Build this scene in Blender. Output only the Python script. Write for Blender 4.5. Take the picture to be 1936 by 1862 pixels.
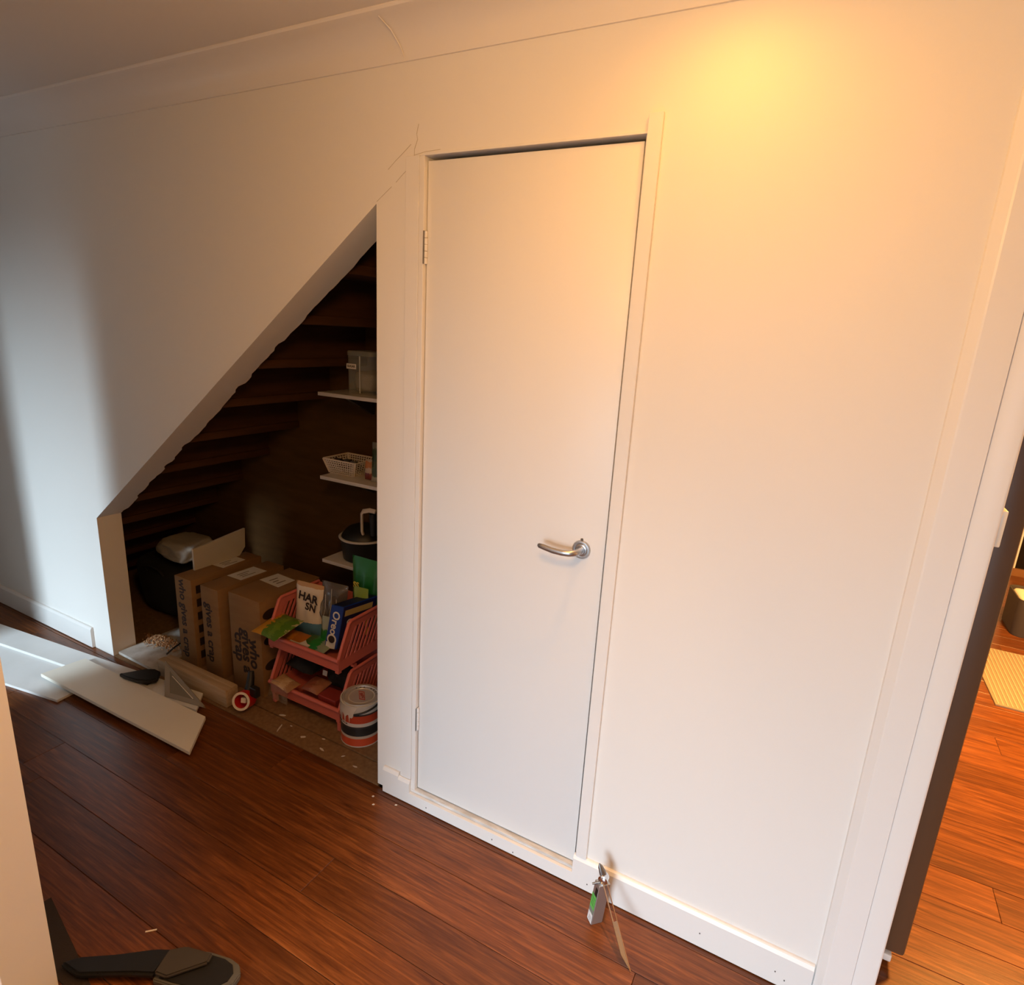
import bpy, bmesh, math, random
from mathutils import Vector, Matrix, Euler, noise
random.seed(7)
for o in list(bpy.data.objects): bpy.data.objects.remove(o)
S = bpy.context.scene
COL = S.collection

# ------------------------------------------------------------------ camera
CAM_LOC = Vector((0.0, -1.5, 1.6665))
YAW, PITCH, ROLL, FPX = 0.482051, -0.257590, 0.0558876, 1155.309
cam = bpy.data.cameras.new('camera'); camo = bpy.data.objects.new('camera', cam); COL.objects.link(camo)
cam.sensor_fit = 'HORIZONTAL'; cam.sensor_width = 36.0; cam.lens = 36.0 * FPX / 1936.0
cam.clip_start = 0.02; cam.clip_end = 60
Rz = Matrix.Rotation(YAW, 3, 'Z')
fw = Vector((0, math.cos(PITCH), math.sin(PITCH))); up = Vector((0, -math.sin(PITCH), math.cos(PITCH))); rt = Vector((1, 0, 0))
rt2 = math.cos(ROLL)*rt + math.sin(ROLL)*up; up2 = -math.sin(ROLL)*rt + math.cos(ROLL)*up
rt2, up2, fw2 = Rz @ rt2, Rz @ up2, Rz @ fw
M = Matrix((rt2, up2, -fw2)).transposed().to_4x4(); M.translation = CAM_LOC
camo.matrix_world = M
S.camera = camo

# ------------------------------------------------------------------ world, large lights, exposure
S.view_settings.view_transform = 'Standard'; S.view_settings.look = 'None'
S.view_settings.exposure = 0.0; S.view_settings.gamma = 1.0; S.view_settings.use_curve_mapping = False
W = bpy.data.worlds.new('world'); S.world = W; W.use_nodes = True
W.node_tree.nodes['Background'].inputs[0].default_value = (0.72, 0.85, 1.0, 1)
W.node_tree.nodes['Background'].inputs[1].default_value = 0.5

def area(name, loc, size, target, power, color, spread=180):
    l = bpy.data.lights.new(name, 'AREA'); l.shape = 'RECTANGLE'; l.size, l.size_y = size
    l.energy = power; l.color = color; l.spread = math.radians(spread)
    o = bpy.data.objects.new(name, l); COL.objects.link(o); o.location = loc
    d = (Vector(target) - Vector(loc)); o.rotation_euler = d.to_track_quat('-Z', 'Y').to_euler()
    return o
# daylight of the glass door in the room behind the camera, and of the window of the room down the hall
area('daylight_back_room', (-0.25, -4.32, 1.10), (1.1, 1.9), (-0.32, -2.22, -1.36), 128, (0.70, 0.86, 1.0), 116)
area('daylight_side_room', (-3.42, -3.22, 1.15), (0.40, 1.2), (-3.40, -1.62, -0.66), 92, (0.70, 0.87, 1.0), 122)

# ------------------------------------------------------------------ materials
def mat(name, color=(.8,.8,.8), rough=.5, metal=0.0, spec=.5, bump=None, vary=None, trans=0, emit=None, alpha=None, coat=0):
    m = bpy.data.materials.new(name); m.use_nodes = True
    nt = m.node_tree; b = nt.nodes['Principled BSDF']
    b.inputs['Base Color'].default_value = (*color, 1); b.inputs['Roughness'].default_value = rough
    b.inputs['Metallic'].default_value = metal; b.inputs['Specular IOR Level'].default_value = spec
    b.inputs['Transmission Weight'].default_value = trans; b.inputs['Coat Weight'].default_value = coat
    if alpha is not None: b.inputs['Alpha'].default_value = alpha
    if emit: b.inputs['Emission Color'].default_value = (*emit[0], 1); b.inputs['Emission Strength'].default_value = emit[1]
    if bump or vary:
        tc = nt.nodes.new('ShaderNodeTexCoord')
        if vary:       # (scale xyz, colour2, contrast)
            mp = nt.nodes.new('ShaderNodeMapping'); mp.inputs['Scale'].default_value = vary[0]
            nz = nt.nodes.new('ShaderNodeTexNoise'); nz.inputs['Scale'].default_value = 1.0; nz.inputs['Detail'].default_value = 5
            rp = nt.nodes.new('ShaderNodeValToRGB'); w = vary[2]
            rp.color_ramp.elements[0].position = .5 - w; rp.color_ramp.elements[1].position = .5 + w
            rp.color_ramp.elements[0].color = (*color, 1); rp.color_ramp.elements[1].color = (*vary[1], 1)
            nt.links.new(tc.outputs['Object'], mp.inputs[0]); nt.links.new(mp.outputs[0], nz.inputs['Vector'])
            nt.links.new(nz.outputs['Fac'], rp.inputs[0]); nt.links.new(rp.outputs[0], b.inputs['Base Color'])
        if bump:       # (scale, strength, distance)
            n2 = nt.nodes.new('ShaderNodeTexNoise'); n2.inputs['Scale'].default_value = bump[0]; n2.inputs['Detail'].default_value = 4
            bp = nt.nodes.new('ShaderNodeBump'); bp.inputs['Strength'].default_value = bump[1]; bp.inputs['Distance'].default_value = bump[2]
            nt.links.new(tc.outputs['Object'], n2.inputs['Vector']); nt.links.new(n2.outputs['Fac'], bp.inputs['Height'])
            nt.links.new(bp.outputs[0], b.inputs['Normal'])
    return m

def plank_mat():
    m = bpy.data.materials.new('strand_bamboo'); m.use_nodes = True; nt = m.node_tree; L = nt.links.new
    b = nt.nodes['Principled BSDF']
    tc = nt.nodes.new('ShaderNodeTexCoord'); oi = nt.nodes.new('ShaderNodeObjectInfo')
    off = nt.nodes.new('ShaderNodeVectorMath'); off.operation = 'MULTIPLY_ADD'
    cb = nt.nodes.new('ShaderNodeCombineXYZ'); L(oi.outputs['Random'], cb.inputs[0]); L(oi.outputs['Random'], cb.inputs[1]); L(oi.outputs['Random'], cb.inputs[2])
    L(cb.outputs[0], off.inputs[0]); off.inputs[1].default_value = (37, 91, 53); L(tc.outputs['Object'], off.inputs[2])
    mp = nt.nodes.new('ShaderNodeMapping'); mp.inputs['Scale'].default_value = (5, 95, 20); L(off.outputs[0], mp.inputs[0])
    n1 = nt.nodes.new('ShaderNodeTexNoise'); n1.inputs['Scale'].default_value = 1; n1.inputs['Detail'].default_value = 6; n1.inputs['Roughness'].default_value = .65
    n1.inputs['Distortion'].default_value = .6
    L(mp.outputs[0], n1.inputs['Vector'])
    rp = nt.nodes.new('ShaderNodeValToRGB'); e = rp.color_ramp.elements
    e[0].position = .30; e[0].color = (.062, .0165, .0042, 1); e[1].position = .72; e[1].color = (.25, .082, .020, 1)
    k = e.new(.52); k.color = (.140, .042, .0100, 1)
    L(n1.outputs['Fac'], rp.inputs[0])
    hs = nt.nodes.new('ShaderNodeHueSaturation'); L(rp.outputs[0], hs.inputs['Color'])
    mr = nt.nodes.new('ShaderNodeMapRange'); mr.inputs[3].default_value = .78; mr.inputs[4].default_value = 1.22; L(oi.outputs['Random'], mr.inputs[0]); L(mr.outputs[0], hs.inputs['Value'])
    L(hs.outputs[0], b.inputs['Base Color'])
    b.inputs['Roughness'].default_value = .30; b.inputs['Specular IOR Level'].default_value = .45
    bp = nt.nodes.new('ShaderNodeBump'); bp.inputs['Strength'].default_value = .10; bp.inputs['Distance'].default_value = .002
    L(n1.outputs['Fac'], bp.inputs['Height']); L(bp.outputs[0], b.inputs['Normal'])
    return m

def bands(name, stops, axis=2, rough=.4, noise_amt=0.0, const=True):
    """flat print: colour bands along a generated axis; stops = [(pos, colour), ...]"""
    m = bpy.data.materials.new(name); m.use_nodes = True; nt = m.node_tree; b = nt.nodes['Principled BSDF']
    tc = nt.nodes.new('ShaderNodeTexCoord'); sp = nt.nodes.new('ShaderNodeSeparateXYZ'); nt.links.new(tc.outputs['Generated'], sp.inputs[0])
    src = sp.outputs[axis]
    if noise_amt:
        nz = nt.nodes.new('ShaderNodeTexNoise'); nz.inputs['Scale'].default_value = 9; nt.links.new(tc.outputs['Generated'], nz.inputs['Vector'])
        ma = nt.nodes.new('ShaderNodeMath'); ma.operation = 'MULTIPLY_ADD'; ma.inputs[1].default_value = noise_amt
        nt.links.new(nz.outputs['Fac'], ma.inputs[0]); nt.links.new(src, ma.inputs[2])
        ms = nt.nodes.new('ShaderNodeMath'); ms.operation = 'SUBTRACT'; ms.inputs[1].default_value = noise_amt*.5
        nt.links.new(ma.outputs[0], ms.inputs[0]); src = ms.outputs[0]
    rp = nt.nodes.new('ShaderNodeValToRGB'); rp.color_ramp.interpolation = 'CONSTANT' if const else 'LINEAR'
    el = rp.color_ramp.elements
    el[0].position = stops[0][0]; el[0].color = (*stops[0][1], 1); el[1].position = stops[1][0]; el[1].color = (*stops[1][1], 1)
    for p, c in stops[2:]:
        q = el.new(p); q.color = (*c, 1)
    nt.links.new(src, rp.inputs[0]); nt.links.new(rp.outputs[0], b.inputs['Base Color'])
    b.inputs['Roughness'].default_value = rough
    return m

wall_m   = mat('wall_paint', (.80, .78, .745), .55, spec=.3, bump=(90, .06, .002))
white_m  = mat('gloss_trim_paint', (.80, .785, .76), .36, bump=(40, .03, .001))
door_m   = mat('door_paint', (.81, .795, .77), .38, bump=(60, .03, .001))
ceil_m   = mat('ceiling_paint', (.74, .70, .66), .7, spec=.2)
corn_m   = mat('cornice_paint', (.80, .765, .73), .38)
post_m   = mat('post_paint', (.86, .84, .81), .5, bump=(70, .08, .002))
grime_m  = mat('grimy_sill_paint', (.70, .69, .67), .6, vary=((14, 60, 60), (.50, .48, .45), .14))
plank_m  = plank_mat()
sub_m    = mat('subfloor_dark', (.03, .012, .006), .8)
chip_m   = mat('particleboard', (.24, .135, .06), .8, vary=((60, 60, 60), (.17, .09, .038), .2), bump=(140, .2, .002))
plate_m  = mat('pale_pine', (.50, .38, .26), .7, vary=((4, 60, 60), (.38, .27, .17), .2), bump=(60, .15, .002))
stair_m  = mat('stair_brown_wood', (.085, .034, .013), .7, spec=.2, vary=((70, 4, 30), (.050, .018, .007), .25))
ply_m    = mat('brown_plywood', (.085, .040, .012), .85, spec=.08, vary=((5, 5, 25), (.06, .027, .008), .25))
card_m   = mat('brown_cardboard', (.27, .145, .055), .8, vary=((9, 9, 40), (.23, .12, .045), .25))
ink_m    = mat('dark_brown_ink', (.022, .010, .008), .7)
blackp_m = mat('black_plastic', (.008, .008, .009), .45)
blackf_m = mat('black_fabric', (.010, .010, .011), .9, bump=(300, .3, .002))
sticker_m= mat('white_sticker', (.70, .66, .60), .6)
mark_m   = mat('sticker_print', (.18, .15, .13), .7)
board_m  = mat('primed_mdf', (.82, .79, .70), .62, vary=((5, 5, 5), (.78, .74, .64), .3))
boardw_m = mat('white_mdf', (.76, .77, .77), .55, vary=((5, 5, 5), (.66, .66, .64), .3))
mdfedge_m= mat('raw_mdf_edge', (.42, .30, .18), .8)
shelf_m  = mat('white_melamine', (.60, .55, .50), .45)
pink_m   = mat('coral_plastic', (.62, .155, .125), .38, spec=.4)
steel_m  = mat('brushed_steel', (.52, .52, .53), .30, metal=1.0, bump=(200, .05, .001))
chrome_m = mat('chrome', (.75, .75, .76), .12, metal=1.0)
dsteel_m = mat('dark_steel', (.25, .24, .23), .4, metal=1.0)
red_m    = mat('red_plastic', (.55, .015, .012), .35)
cream_m  = mat('cream_card', (.75, .66, .55), .7)
paintw_m = mat('white_paint_spill', (.60, .54, .47), .4)
fridge_m = mat('dark_fridge_metal', (.105, .055, .028), .42, spec=.4)
matw_m   = mat('beige_woven_mat', (.25, .19, .125), .9, bump=(250, .4, .003))
ribw_m   = mat('pale_mat_rib', (.36, .29, .20), .9)
bin_m    = mat('charcoal_felt', (.045, .035, .032), .85)
cloth_m  = mat('white_liner', (.75, .70, .64), .8)
glassd_m = mat('dark_door_glass', (.006, .005, .005), .08)
switch_m = mat('cream_switch_plastic', (.80, .72, .60), .35)
crack_m  = mat('plaster_crack', (.50, .44, .35), .9)
clear_m  = mat('clear_plastic', (.75, .78, .76), .12, trans=.0, alpha=.16, spec=.6)
pillow_m = mat('grey_white_foam', (.36, .33, .28), .9, bump=(60, .4, .006))
shav_m   = mat('wood_shavings', (.50, .30, .15), .85, vary=((80, 80, 80), (.30, .14, .06), .2))
hmat_m   = mat('charcoal_mat', (.030, .020, .016), .95, bump=(400, .5, .003))
hgrey_m  = mat('dark_grey_rubber', (.040, .034, .030), .6, bump=(150, .2, .001))
rim_m    = mat('grey_rim_rubber', (.085, .085, .080), .55)

# ------------------------------------------------------------------ geometry helpers
def new_bm(): return bmesh.new()
def add_box(bm, lo, hi, bevel=0.0, mat4=None):
    lo, hi = Vector(lo), Vector(hi); c = (lo + hi)/2; s = hi - lo
    r = bmesh.ops.create_cube(bm, size=1.0, matrix=Matrix.Translation(c) @ Matrix.Diagonal((s.x, s.y, s.z, 1)))
    vs = r['verts']
    if bevel:
        ed = list({e for v in vs for e in v.link_edges})
        rr = bmesh.ops.bevel(bm, geom=ed, offset=bevel, segments=2, affect='EDGES', profile=.5)
        vs = list({v for f in rr['faces'] for v in f.verts} | {v for v in vs if v.is_valid})
    if mat4 is not None: bmesh.ops.transform(bm, matrix=mat4, verts=vs)
    return vs
def add_prism(bm, pts, d):
    """closed polygon pts (3-D list) extruded by vector d"""
    d = Vector(d); a = [bm.verts.new(Vector(p)) for p in pts]; b = [bm.verts.new(Vector(p) + d) for p in pts]
    n = len(pts); bm.faces.new(a); bm.faces.new(list(reversed(b)))
    for i in range(n): bm.faces.new((a[i], b[i], b[(i+1) % n], a[(i+1) % n]))
    bmesh.ops.recalc_face_normals(bm, faces=bm.faces); return a + b
def add_lathe(bm, prof, center, n=40, axis=None):
    """prof = [(r, h)...] about +Z at center; axis: 3x3 or 4x4 rotation"""
    rows = []; T = Matrix.Translation(Vector(center)) @ (axis.to_4x4() if axis is not None else Matrix())
    for r, h in prof:
        if r < 1e-6: rows.append([bm.verts.new(T @ Vector((0, 0, h)))])
        else: rows.append([bm.verts.new(T @ Vector((r*math.cos(2*math.pi*i/n), r*math.sin(2*math.pi*i/n), h))) for i in range(n)])
    for a, b in zip(rows, rows[1:]):
        for i in range(n):
            j = (i+1) % n
            if len(a) == 1 and len(b) == 1: continue
            if len(a) == 1: bm.faces.new((a[0], b[j], b[i]))
            elif len(b) == 1: bm.faces.new((a[i], a[j], b[0]))
            else: bm.faces.new((a[i], a[j], b[j], b[i]))
    bmesh.ops.recalc_face_normals(bm, faces=bm.faces)
def add_tube(bm, pts, rad, n=10, closed=False):
    """pts list of points; rad: number or list, or list of (rx, rz) pairs"""
    pts = [Vector(p) for p in pts]; rows = []; prev = None
    for i, p in enumerate(pts):
        t = (pts[min(i+1, len(pts)-1)] - pts[max(i-1, 0)]).normalized()
        if prev is None:
            u = t.orthogonal().normalized() if abs(t.z) > .9 else Vector((0, 0, 1)).cross(t).normalized()
        else:
            u = (prev - t*prev.dot(t)).normalized()
        prev = u; v = t.cross(u); r = rad[i] if isinstance(rad, (list, tuple)) else rad
        ra, rb = r if isinstance(r, (list, tuple)) else (r, r)
        rows.append([bm.verts.new(p + u*ra*math.cos(2*math.pi*k/n) + v*rb*math.sin(2*math.pi*k/n)) for k in range(n)])
    for a, b in zip(rows, rows[1:]):
        for k in range(n): bm.faces.new((a[k], a[(k+1) % n], b[(k+1) % n], b[k]))
    bm.faces.new(list(reversed(rows[0]))); bm.faces.new(rows[-1])
    bmesh.ops.recalc_face_normals(bm, faces=bm.faces)

def finish(name, bm, material, origin=(0, 0, 0), smooth=None):
    bmesh.ops.translate(bm, vec=-Vector(origin), verts=bm.verts)
    me = bpy.data.meshes.new(name); bm.to_mesh(me); bm.free()
    if material: me.materials.append(material)
    if smooth:
        for p in me.polygons: p.use_smooth = True
        me.set_sharp_from_angle(angle=math.radians(smooth))
    return me
def root_of(o):
    while o.parent: o = o.parent
    return o
def thing(name, label, cat, loc=(0, 0, 0), group=None):
    o = bpy.data.objects.new(name, None); o.empty_display_size = .05; COL.objects.link(o); o.location = loc
    o['label'] = label; o['category'] = cat
    if group: o['group'] = group
    return o
def part(name, bm, material, parent, label=None, smooth=None):
    """geometry given in world coordinates, stored about the root's base"""
    me = finish(name, bm, material, root_of(parent).location, smooth)
    o = bpy.data.objects.new(name, me); COL.objects.link(o); o.parent = parent
    if label: o['label'] = label
    return o
def solo(name, bm, material, label, cat, loc=(0, 0, 0), group=None, smooth=None, kind=None):
    me = finish(name, bm, material, loc, smooth)
    o = bpy.data.objects.new(name, me); COL.objects.link(o); o.location = loc
    o['label'] = label; o['category'] = cat
    if group: o['group'] = group
    if kind: o['kind'] = kind
    return o
def struct(name, bm, material, label, loc=(0, 0, 0), smooth=None, cat=None):
    me = finish(name, bm, material, loc, smooth)
    o = bpy.data.objects.new(name, me); COL.objects.link(o); o.location = loc
    o['kind'] = 'structure'; o['label'] = label
    if cat: o['category'] = cat
    return o
def box_part(name, lo, hi, material, parent, bevel=0.0, label=None):
    bm = new_bm(); add_box(bm, lo, hi, bevel); return part(name, bm, material, parent, label, smooth=35 if bevel else None)
def frame(origin, xdir, updir):
    """matrix: local x along xdir, local y along updir, local z out of the surface"""
    x = Vector(xdir).normalized(); y = Vector(updir); y = (y - x*y.dot(x)).normalized(); z = x.cross(y)
    m = Matrix((x, y, z)).transposed().to_4x4(); m.translation = Vector(origin); return m
def text_part(s, size, m4, material, parent, name='lettering', bold=.0, align='CENTER', sx=1.0, shear=0.0):
    cu = bpy.data.curves.new('t', 'FONT'); cu.body = s; cu.size = size; cu.extrude = .0003; cu.offset = bold*size
    cu.align_x = align; cu.align_y = 'CENTER'; cu.shear = shear; cu.resolution_u = 3
    o = bpy.data.objects.new('t', cu); COL.objects.link(o)
    dg = bpy.context.evaluated_depsgraph_get(); dg.update()
    me = bpy.data.meshes.new_from_object(o.evaluated_get(dg)); bpy.data.objects.remove(o); bpy.data.curves.remove(cu)
    bm = new_bm(); bm.from_mesh(me); bpy.data.meshes.remove(me)
    ivs = sorted((min(v.co.x for v in f.verts), max(v.co.x for v in f.verts)) for f in bm.faces); groups = []
    for a, b in ivs:
        if groups and a < groups[-1][1] + .16*size: groups[-1][1] = max(groups[-1][1], b)
        else: groups.append([a, b])
    out = None
    for a, b in groups:            # one part for each word
        bw_ = bm.copy(); bmesh.ops.delete(bw_, geom=[v for v in bw_.verts if not (a - 1e-5 <= v.co.x <= b + 1e-5)], context='VERTS')
        bmesh.ops.transform(bw_, matrix=m4 @ Matrix.Diagonal((sx, 1, 1, 1)), verts=bw_.verts); out = part(name, bw_, material, parent)
    bm.free(); return out

# ================================================================== THE SETTING
CEIL = 2.44; TH = 0.112
XE = 0.318                      # free end of the long wall
# ---- floor: dark base with single planks
bm = new_bm(); add_box(bm, (-6.0, -4.4, -.10), (3.2, 4.6, -.014))
floor = struct('floor', bm, sub_m, 'reddish brown strand bamboo plank floor of hall and kitchen')
PW = .145; GAP = .0012; row0 = -.466
def planks(x0, x1, y0, y1, length=1.83):
    k0 = math.ceil((y0 - row0)/PW - 1e-6); k = k0
    edges = [y0] + [row0 + j*PW for j in range(k0, 200) if row0 + j*PW < y1 - .02 and row0 + j*PW > y0 + .02] + [y1]
    for r, (a, b) in enumerate(zip(edges, edges[1:])):
        x = x0 - random.Random(int(a*1000)).uniform(.1, length - .2)
        while x < x1:
            xa, xb = max(x, x0), min(x + length, x1); x += length
            if xb - xa < .05: continue
            bm = new_bm(); add_box(bm, (xa + GAP/2, a + GAP/2, -.013), (xb - GAP/2, b - GAP/2, 0), 0)
            ed = [e for e in bm.edges if all(v.co.z > -.001 for v in e.verts)]
            bmesh.ops.bevel(bm, geom=ed, offset=.0011, segments=1, affect='EDGES')
            c = Vector(((xa+xb)/2, (a+b)/2, 0)); me = finish('plank', bm, plank_m, c)
            o = bpy.data.objects.new('plank', me); COL.objects.link(o); o.location = c; o.parent = floor
planks(-5.2, 3.1, -1.06, -.0005)
planks(.335, 3.1, -.0005, 4.5, 3.9)
bm = new_bm(); add_box(bm, (-6, -4.4, -.014), (3.2, -1.06, 0))
struct('floor_room', bm, mat('grey_bounce_floor', (.15, .155, .165), .95, bump=(300, .4, .003)), 'unseen floor of the room behind the hall, grey made up for neutral bounce light')  # grey surface made up so that daylight bounces off it untinted
# ---- ceiling
bm = new_bm(); add_box(bm, (-6.0, -4.4, CEIL), (3.2, 4.6, CEIL + .1))
struct('ceiling', bm, ceil_m, 'plain painted plaster ceiling above the hall')
# ---- the long wall with the under-stair opening and the cupboard doorway
OX0, OX1, OZ0, OZ1 = -2.965, -1.281, .7185, 2.003      # opening: stub edge, post edge, stub top, apex
DX0, DX1, DZ0, DZ1 = -1.126, -.478, .050, 2.122        # hole of the cupboard door
def slope_z(x): return OZ0 + (OZ1 - OZ0)*(x - OX0)/(OX1 - OX0)
bm = new_bm()
def col(pts): add_prism(bm, [(x, 0, z) for x, z in pts], (0, TH, 0))
col([(-6, 0), (OX0, 0), (OX0, CEIL), (-6, CEIL)])
col([(OX0, OZ0), (OX1, OZ1), (OX1, CEIL), (OX0, CEIL)])
col([(OX1, .012), (DX0, .012), (DX0, CEIL), (OX1, CEIL)])
col([(DX0, DZ1), (DX1, DZ1), (DX1, CEIL), (DX0, CEIL)])
col([(DX0, 0), (DX1, 0), (DX1, DZ0), (DX0, DZ0)])
col([(DX1, 0), (XE, 0), (XE, CEIL), (DX1, CEIL)])
wall = struct('wall_front', bm, wall_m, 'long cream painted wall with sloping under-stair opening and cupboard door')
def crack(pts, w=.0012):
    bm = new_bm()
    for (a, b) in zip(pts, pts[1:]):
        a, b = Vector((a[0], 0, a[1])), Vector((b[0], 0, b[1])); d = (b - a).normalized(); n = Vector((-d.z, 0, d.x))*w*random.uniform(.35, .6)
        add_prism(bm, [a - n, b - n, b + n, a + n], (0, -.0008, 0))
    return part('crack', bm, crack_m, wall)
crack([(-1.133, 2.196), (-1.139, 2.172), (-1.136, 2.158), (-1.146, 2.135), (-1.146, 2.10)])
crack([(-1.158, 2.148), (-1.19, 2.125), (-1.215, 2.108), (-1.238, 2.09)])
crack([(-1.16, 2.092), (-1.185, 2.075), (-1.21, 2.055)]); crack([(-1.225, 2.045), (-1.255, 2.025), (-1.28, 2.008)])
crack([(-1.148, 2.12), (-1.11, 2.126), (-1.06, 2.128)]); crack([(-1.146, 2.05), (-1.147, 2.0), (-1.145, 1.96)])
# ragged plasterboard lining under the slope and on the stub
def ragged(p0, p1, nrm, name):
    """lining strip from p0 to p1 (xz); its back edge is torn"""
    p0, p1 = Vector((p0[0], 0, p0[1])), Vector((p1[0], 0, p1[1])); n = 96; bm = new_bm(); rnd = random.Random(3)
    depth = []; cur = .118; hold = 0
    for i in range(n + 1):
        if hold <= 0:
            if i % 7 in (0, 1): cur = .1145 + rnd.uniform(-.001, .002); hold = 2
            else: cur = .128 + rnd.uniform(-.007, .007); hold = rnd.choice((2, 3, 4))
        hold -= 1; depth.append(cur + rnd.uniform(-.0015, .0015))
    t = Vector((nrm[0], 0, nrm[1]))*.006; rows = []
    for i in range(n + 1):
        p = p0.lerp(p1, i/n)
        a = p + Vector((0, TH + .0004, 0)); b = p + Vector((0, depth[i], 0))
        rows.append([bm.verts.new(v) for v in (a, b, b + t, a + t)])
    for a, b in zip(rows, rows[1:]):
        for k in range(4): bm.faces.new((a[k], b[k], b[(k+1) % 4], a[(k+1) % 4]))
    bm.faces.new(rows[0]); bm.faces.new(list(reversed(rows[-1]))); bmesh.ops.recalc_face_normals(bm, faces=bm.faces)
    return part(name, bm, wall_m, wall, 'torn plasterboard lining of the sloping opening')
sl = Vector((OX1 - OX0, OZ1 - OZ0)).normalized()
ragged((OX0 + .002, OZ0 + .002), (OX1 - .001, OZ1), (-sl.y*.9, sl.x*.9), 'soffit_lining')
# ---- cornice along the wall
bm = new_bm(); pr = [(0, CEIL - .092), (-.006, CEIL - .092), (-.0075, CEIL - .082)]
for i in range(9):
    a = math.pi/2*i/8; pr.append((-.0085 - .080*(1 - math.cos(a)), CEIL - .080 + .070*math.sin(a)))
pr += [(-.098, CEIL - .008), (-.102, CEIL - .003), (-.102, CEIL), (0, CEIL)]
add_prism(bm, [(-6, y, z) for y, z in pr], (6 + XE, 0, 0))
cor = struct('trim_1', bm, corn_m, 'white coved plaster cornice between wall and ceiling', smooth=30)
bm = new_bm(); add_tube(bm, [(-1.202, -.0835, 2.425), (-1.193, -.046, 2.408), (-1.183, -.018, 2.378), (-1.176, -.0085, 2.355)], .0016, 6)
part('joint_ridge', bm, corn_m, cor)
# ---- skirting (baseboard) pieces
def skirt(name, x0, x1, h, label, ext=None):
    bm = new_bm(); t = .014
    pr = [(0, .004), (-t, .004), (-t, h - .012), (-t + .005, h - .002), (-.006, h), (0, h)]
    add_prism(bm, [(x0, y - .0004, z) for y, z in pr], (x1 - x0, 0, 0))
    o = struct(name, bm, white_m, label); return o
bm = new_bm()
prof = lambda h: [(-.0004, .004), (-.0144, .004), (-.0144, h - .012), (-.0094, h - .002), (-.006, h), (-.0004, h)]
for x0, x1, h in ((-1.246, -1.176, .108), (-1.176, -1.126, .096), (-.4925, .186, .113)):
    add_prism(bm, [(x0, y, z) for y, z in prof(h)], (x1 - x0, 0, 0))
add_box(bm, (-1.126, -.0144, .004), (-.4925, -.0004, .049))
struct('baseboard_right', bm, white_m, 'white skirting board running under the cupboard door to the corner')
skirt('baseboard_left', -6, -3.122, .112, 'white skirting board left of the opening with a cut end')
nail_m = mat('nail_hole', (.10, .09, .08), .9)
bb = bpy.data.objects['baseboard_right']
for x, z in ((-1.05, .022), (-.78, .024), (-.70, .014), (-.44, .03), (-.10, .05), (.10, .045), (.125, .03)):
    bm = new_bm(); add_box(bm, (x - .0016, -.0152, z - .002), (x + .0016, -.0143, z + .002)); part('nail_hole', bm, nail_m, bb)
# ---- cupboard doorway: jambs, sill, architraves, door
bm = new_bm(); add_box(bm, (-1.126, -.0035, .061), (-1.1095, .10, 2.1165), .0012)
add_box(bm, (-.4930, .007, .061), (-.478, .10, 2.1165), .0006)
add_box(bm, (-1.126, -.0035, 2.1165), (-.478, .10, 2.122), .0012)
struct('trim_2', bm, white_m, 'white door jamb lining around the cupboard door')
bm = new_bm(); add_box(bm, (-1.126, -.004, .050), (-.478, .10, .061), .001)
struct('trim_3', bm, grime_m, 'chipped grimy white sill strip under the cupboard door')
bm = new_bm(); add_box(bm, (-1.1725, -.0045, .097), (-1.1265, -.0004, 2.118), .001)
struct('trim_4', bm, white_m, 'flat white architrave strip on the hinge side of the door')
bm = new_bm(); add_box(bm, (-.4860, -.0120, .1135), (-.4525, -.0004, 2.156), .0012)
struct('trim_5', bm, white_m, 'raised white architrave strip on the handle side of the door')
bm = new_bm(); DY = .011
add_box(bm, (-1.1065, DY, .0655), (-.4972, DY + .035, 2.1055), .0008)
door = struct('door_1', bm, door_m, 'tall flush white cupboard door with steel lever handle', smooth=30)
for z in (1.882, .350):
    bm = new_bm()
    for k in range(5):
        add_lathe(bm, [(0, 0), (.0055, 0), (.0055, .0165), (0, .0165)], (-1.108, DY - .004, z - .044 + k*.0176), 12)
    h = part('hinge', bm, white_m, door, 'painted butt hinge', smooth=40)
    bm = new_bm(); add_box(bm, (-1.1094, DY - .016, z - .044), (-1.1085, DY + .001, z + .044)); part('hinge_leaf', bm, dsteel_m, h)
# handle: rose, neck, lever
hx, hz = -.5635, 1.0935; Rm = Matrix.Rotation(math.pi/2, 3, 'X')     # lathe axis to -Y
bm = new_bm(); add_lathe(bm, [(0, 0), (.0265, 0), (.0268, .003), (.0245, .0075), (.019, .0085), (.0165, .0075), (.0135, .0085), (.0125, .012), (0, .012)], (hx, DY - .0002, hz), 40, Rm)
rose = part('handle_rose', bm, steel_m, door, 'round brushed steel handle rose', smooth=40)
bm = new_bm()
add_tube(bm, [(hx, DY - .010, hz), (hx, DY - .030, hz), (hx - .004, DY - .042, hz), (hx - .016, DY - .051, hz - .001), (hx - .035, DY - .054, hz - .002), (hx - .065, DY - .055, hz - .001), (hx - .092, DY - .054, hz + .003), (hx - .105, DY - .0535, hz + .004), (hx - .110, DY - .053, hz + .0045)],
         [(.0095, .0095), (.0092, .0092), (.009, .0092), (.0075, .009), (.0062, .0088), (.0055, .0088), (.005, .0085), (.004, .0075), (.0015, .004)], 16)
part('lever', bm, steel_m, door, 'curved brushed steel lever', smooth=60)
bm = new_bm(); add_lathe(bm, [(0, 0), (.004, 0), (.004, .0012), (0, .0012)], (hx - .001, DY - .0004, hz + .0285), 12, Rm)
part('screw_hole', bm, nail_m, door)
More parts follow.
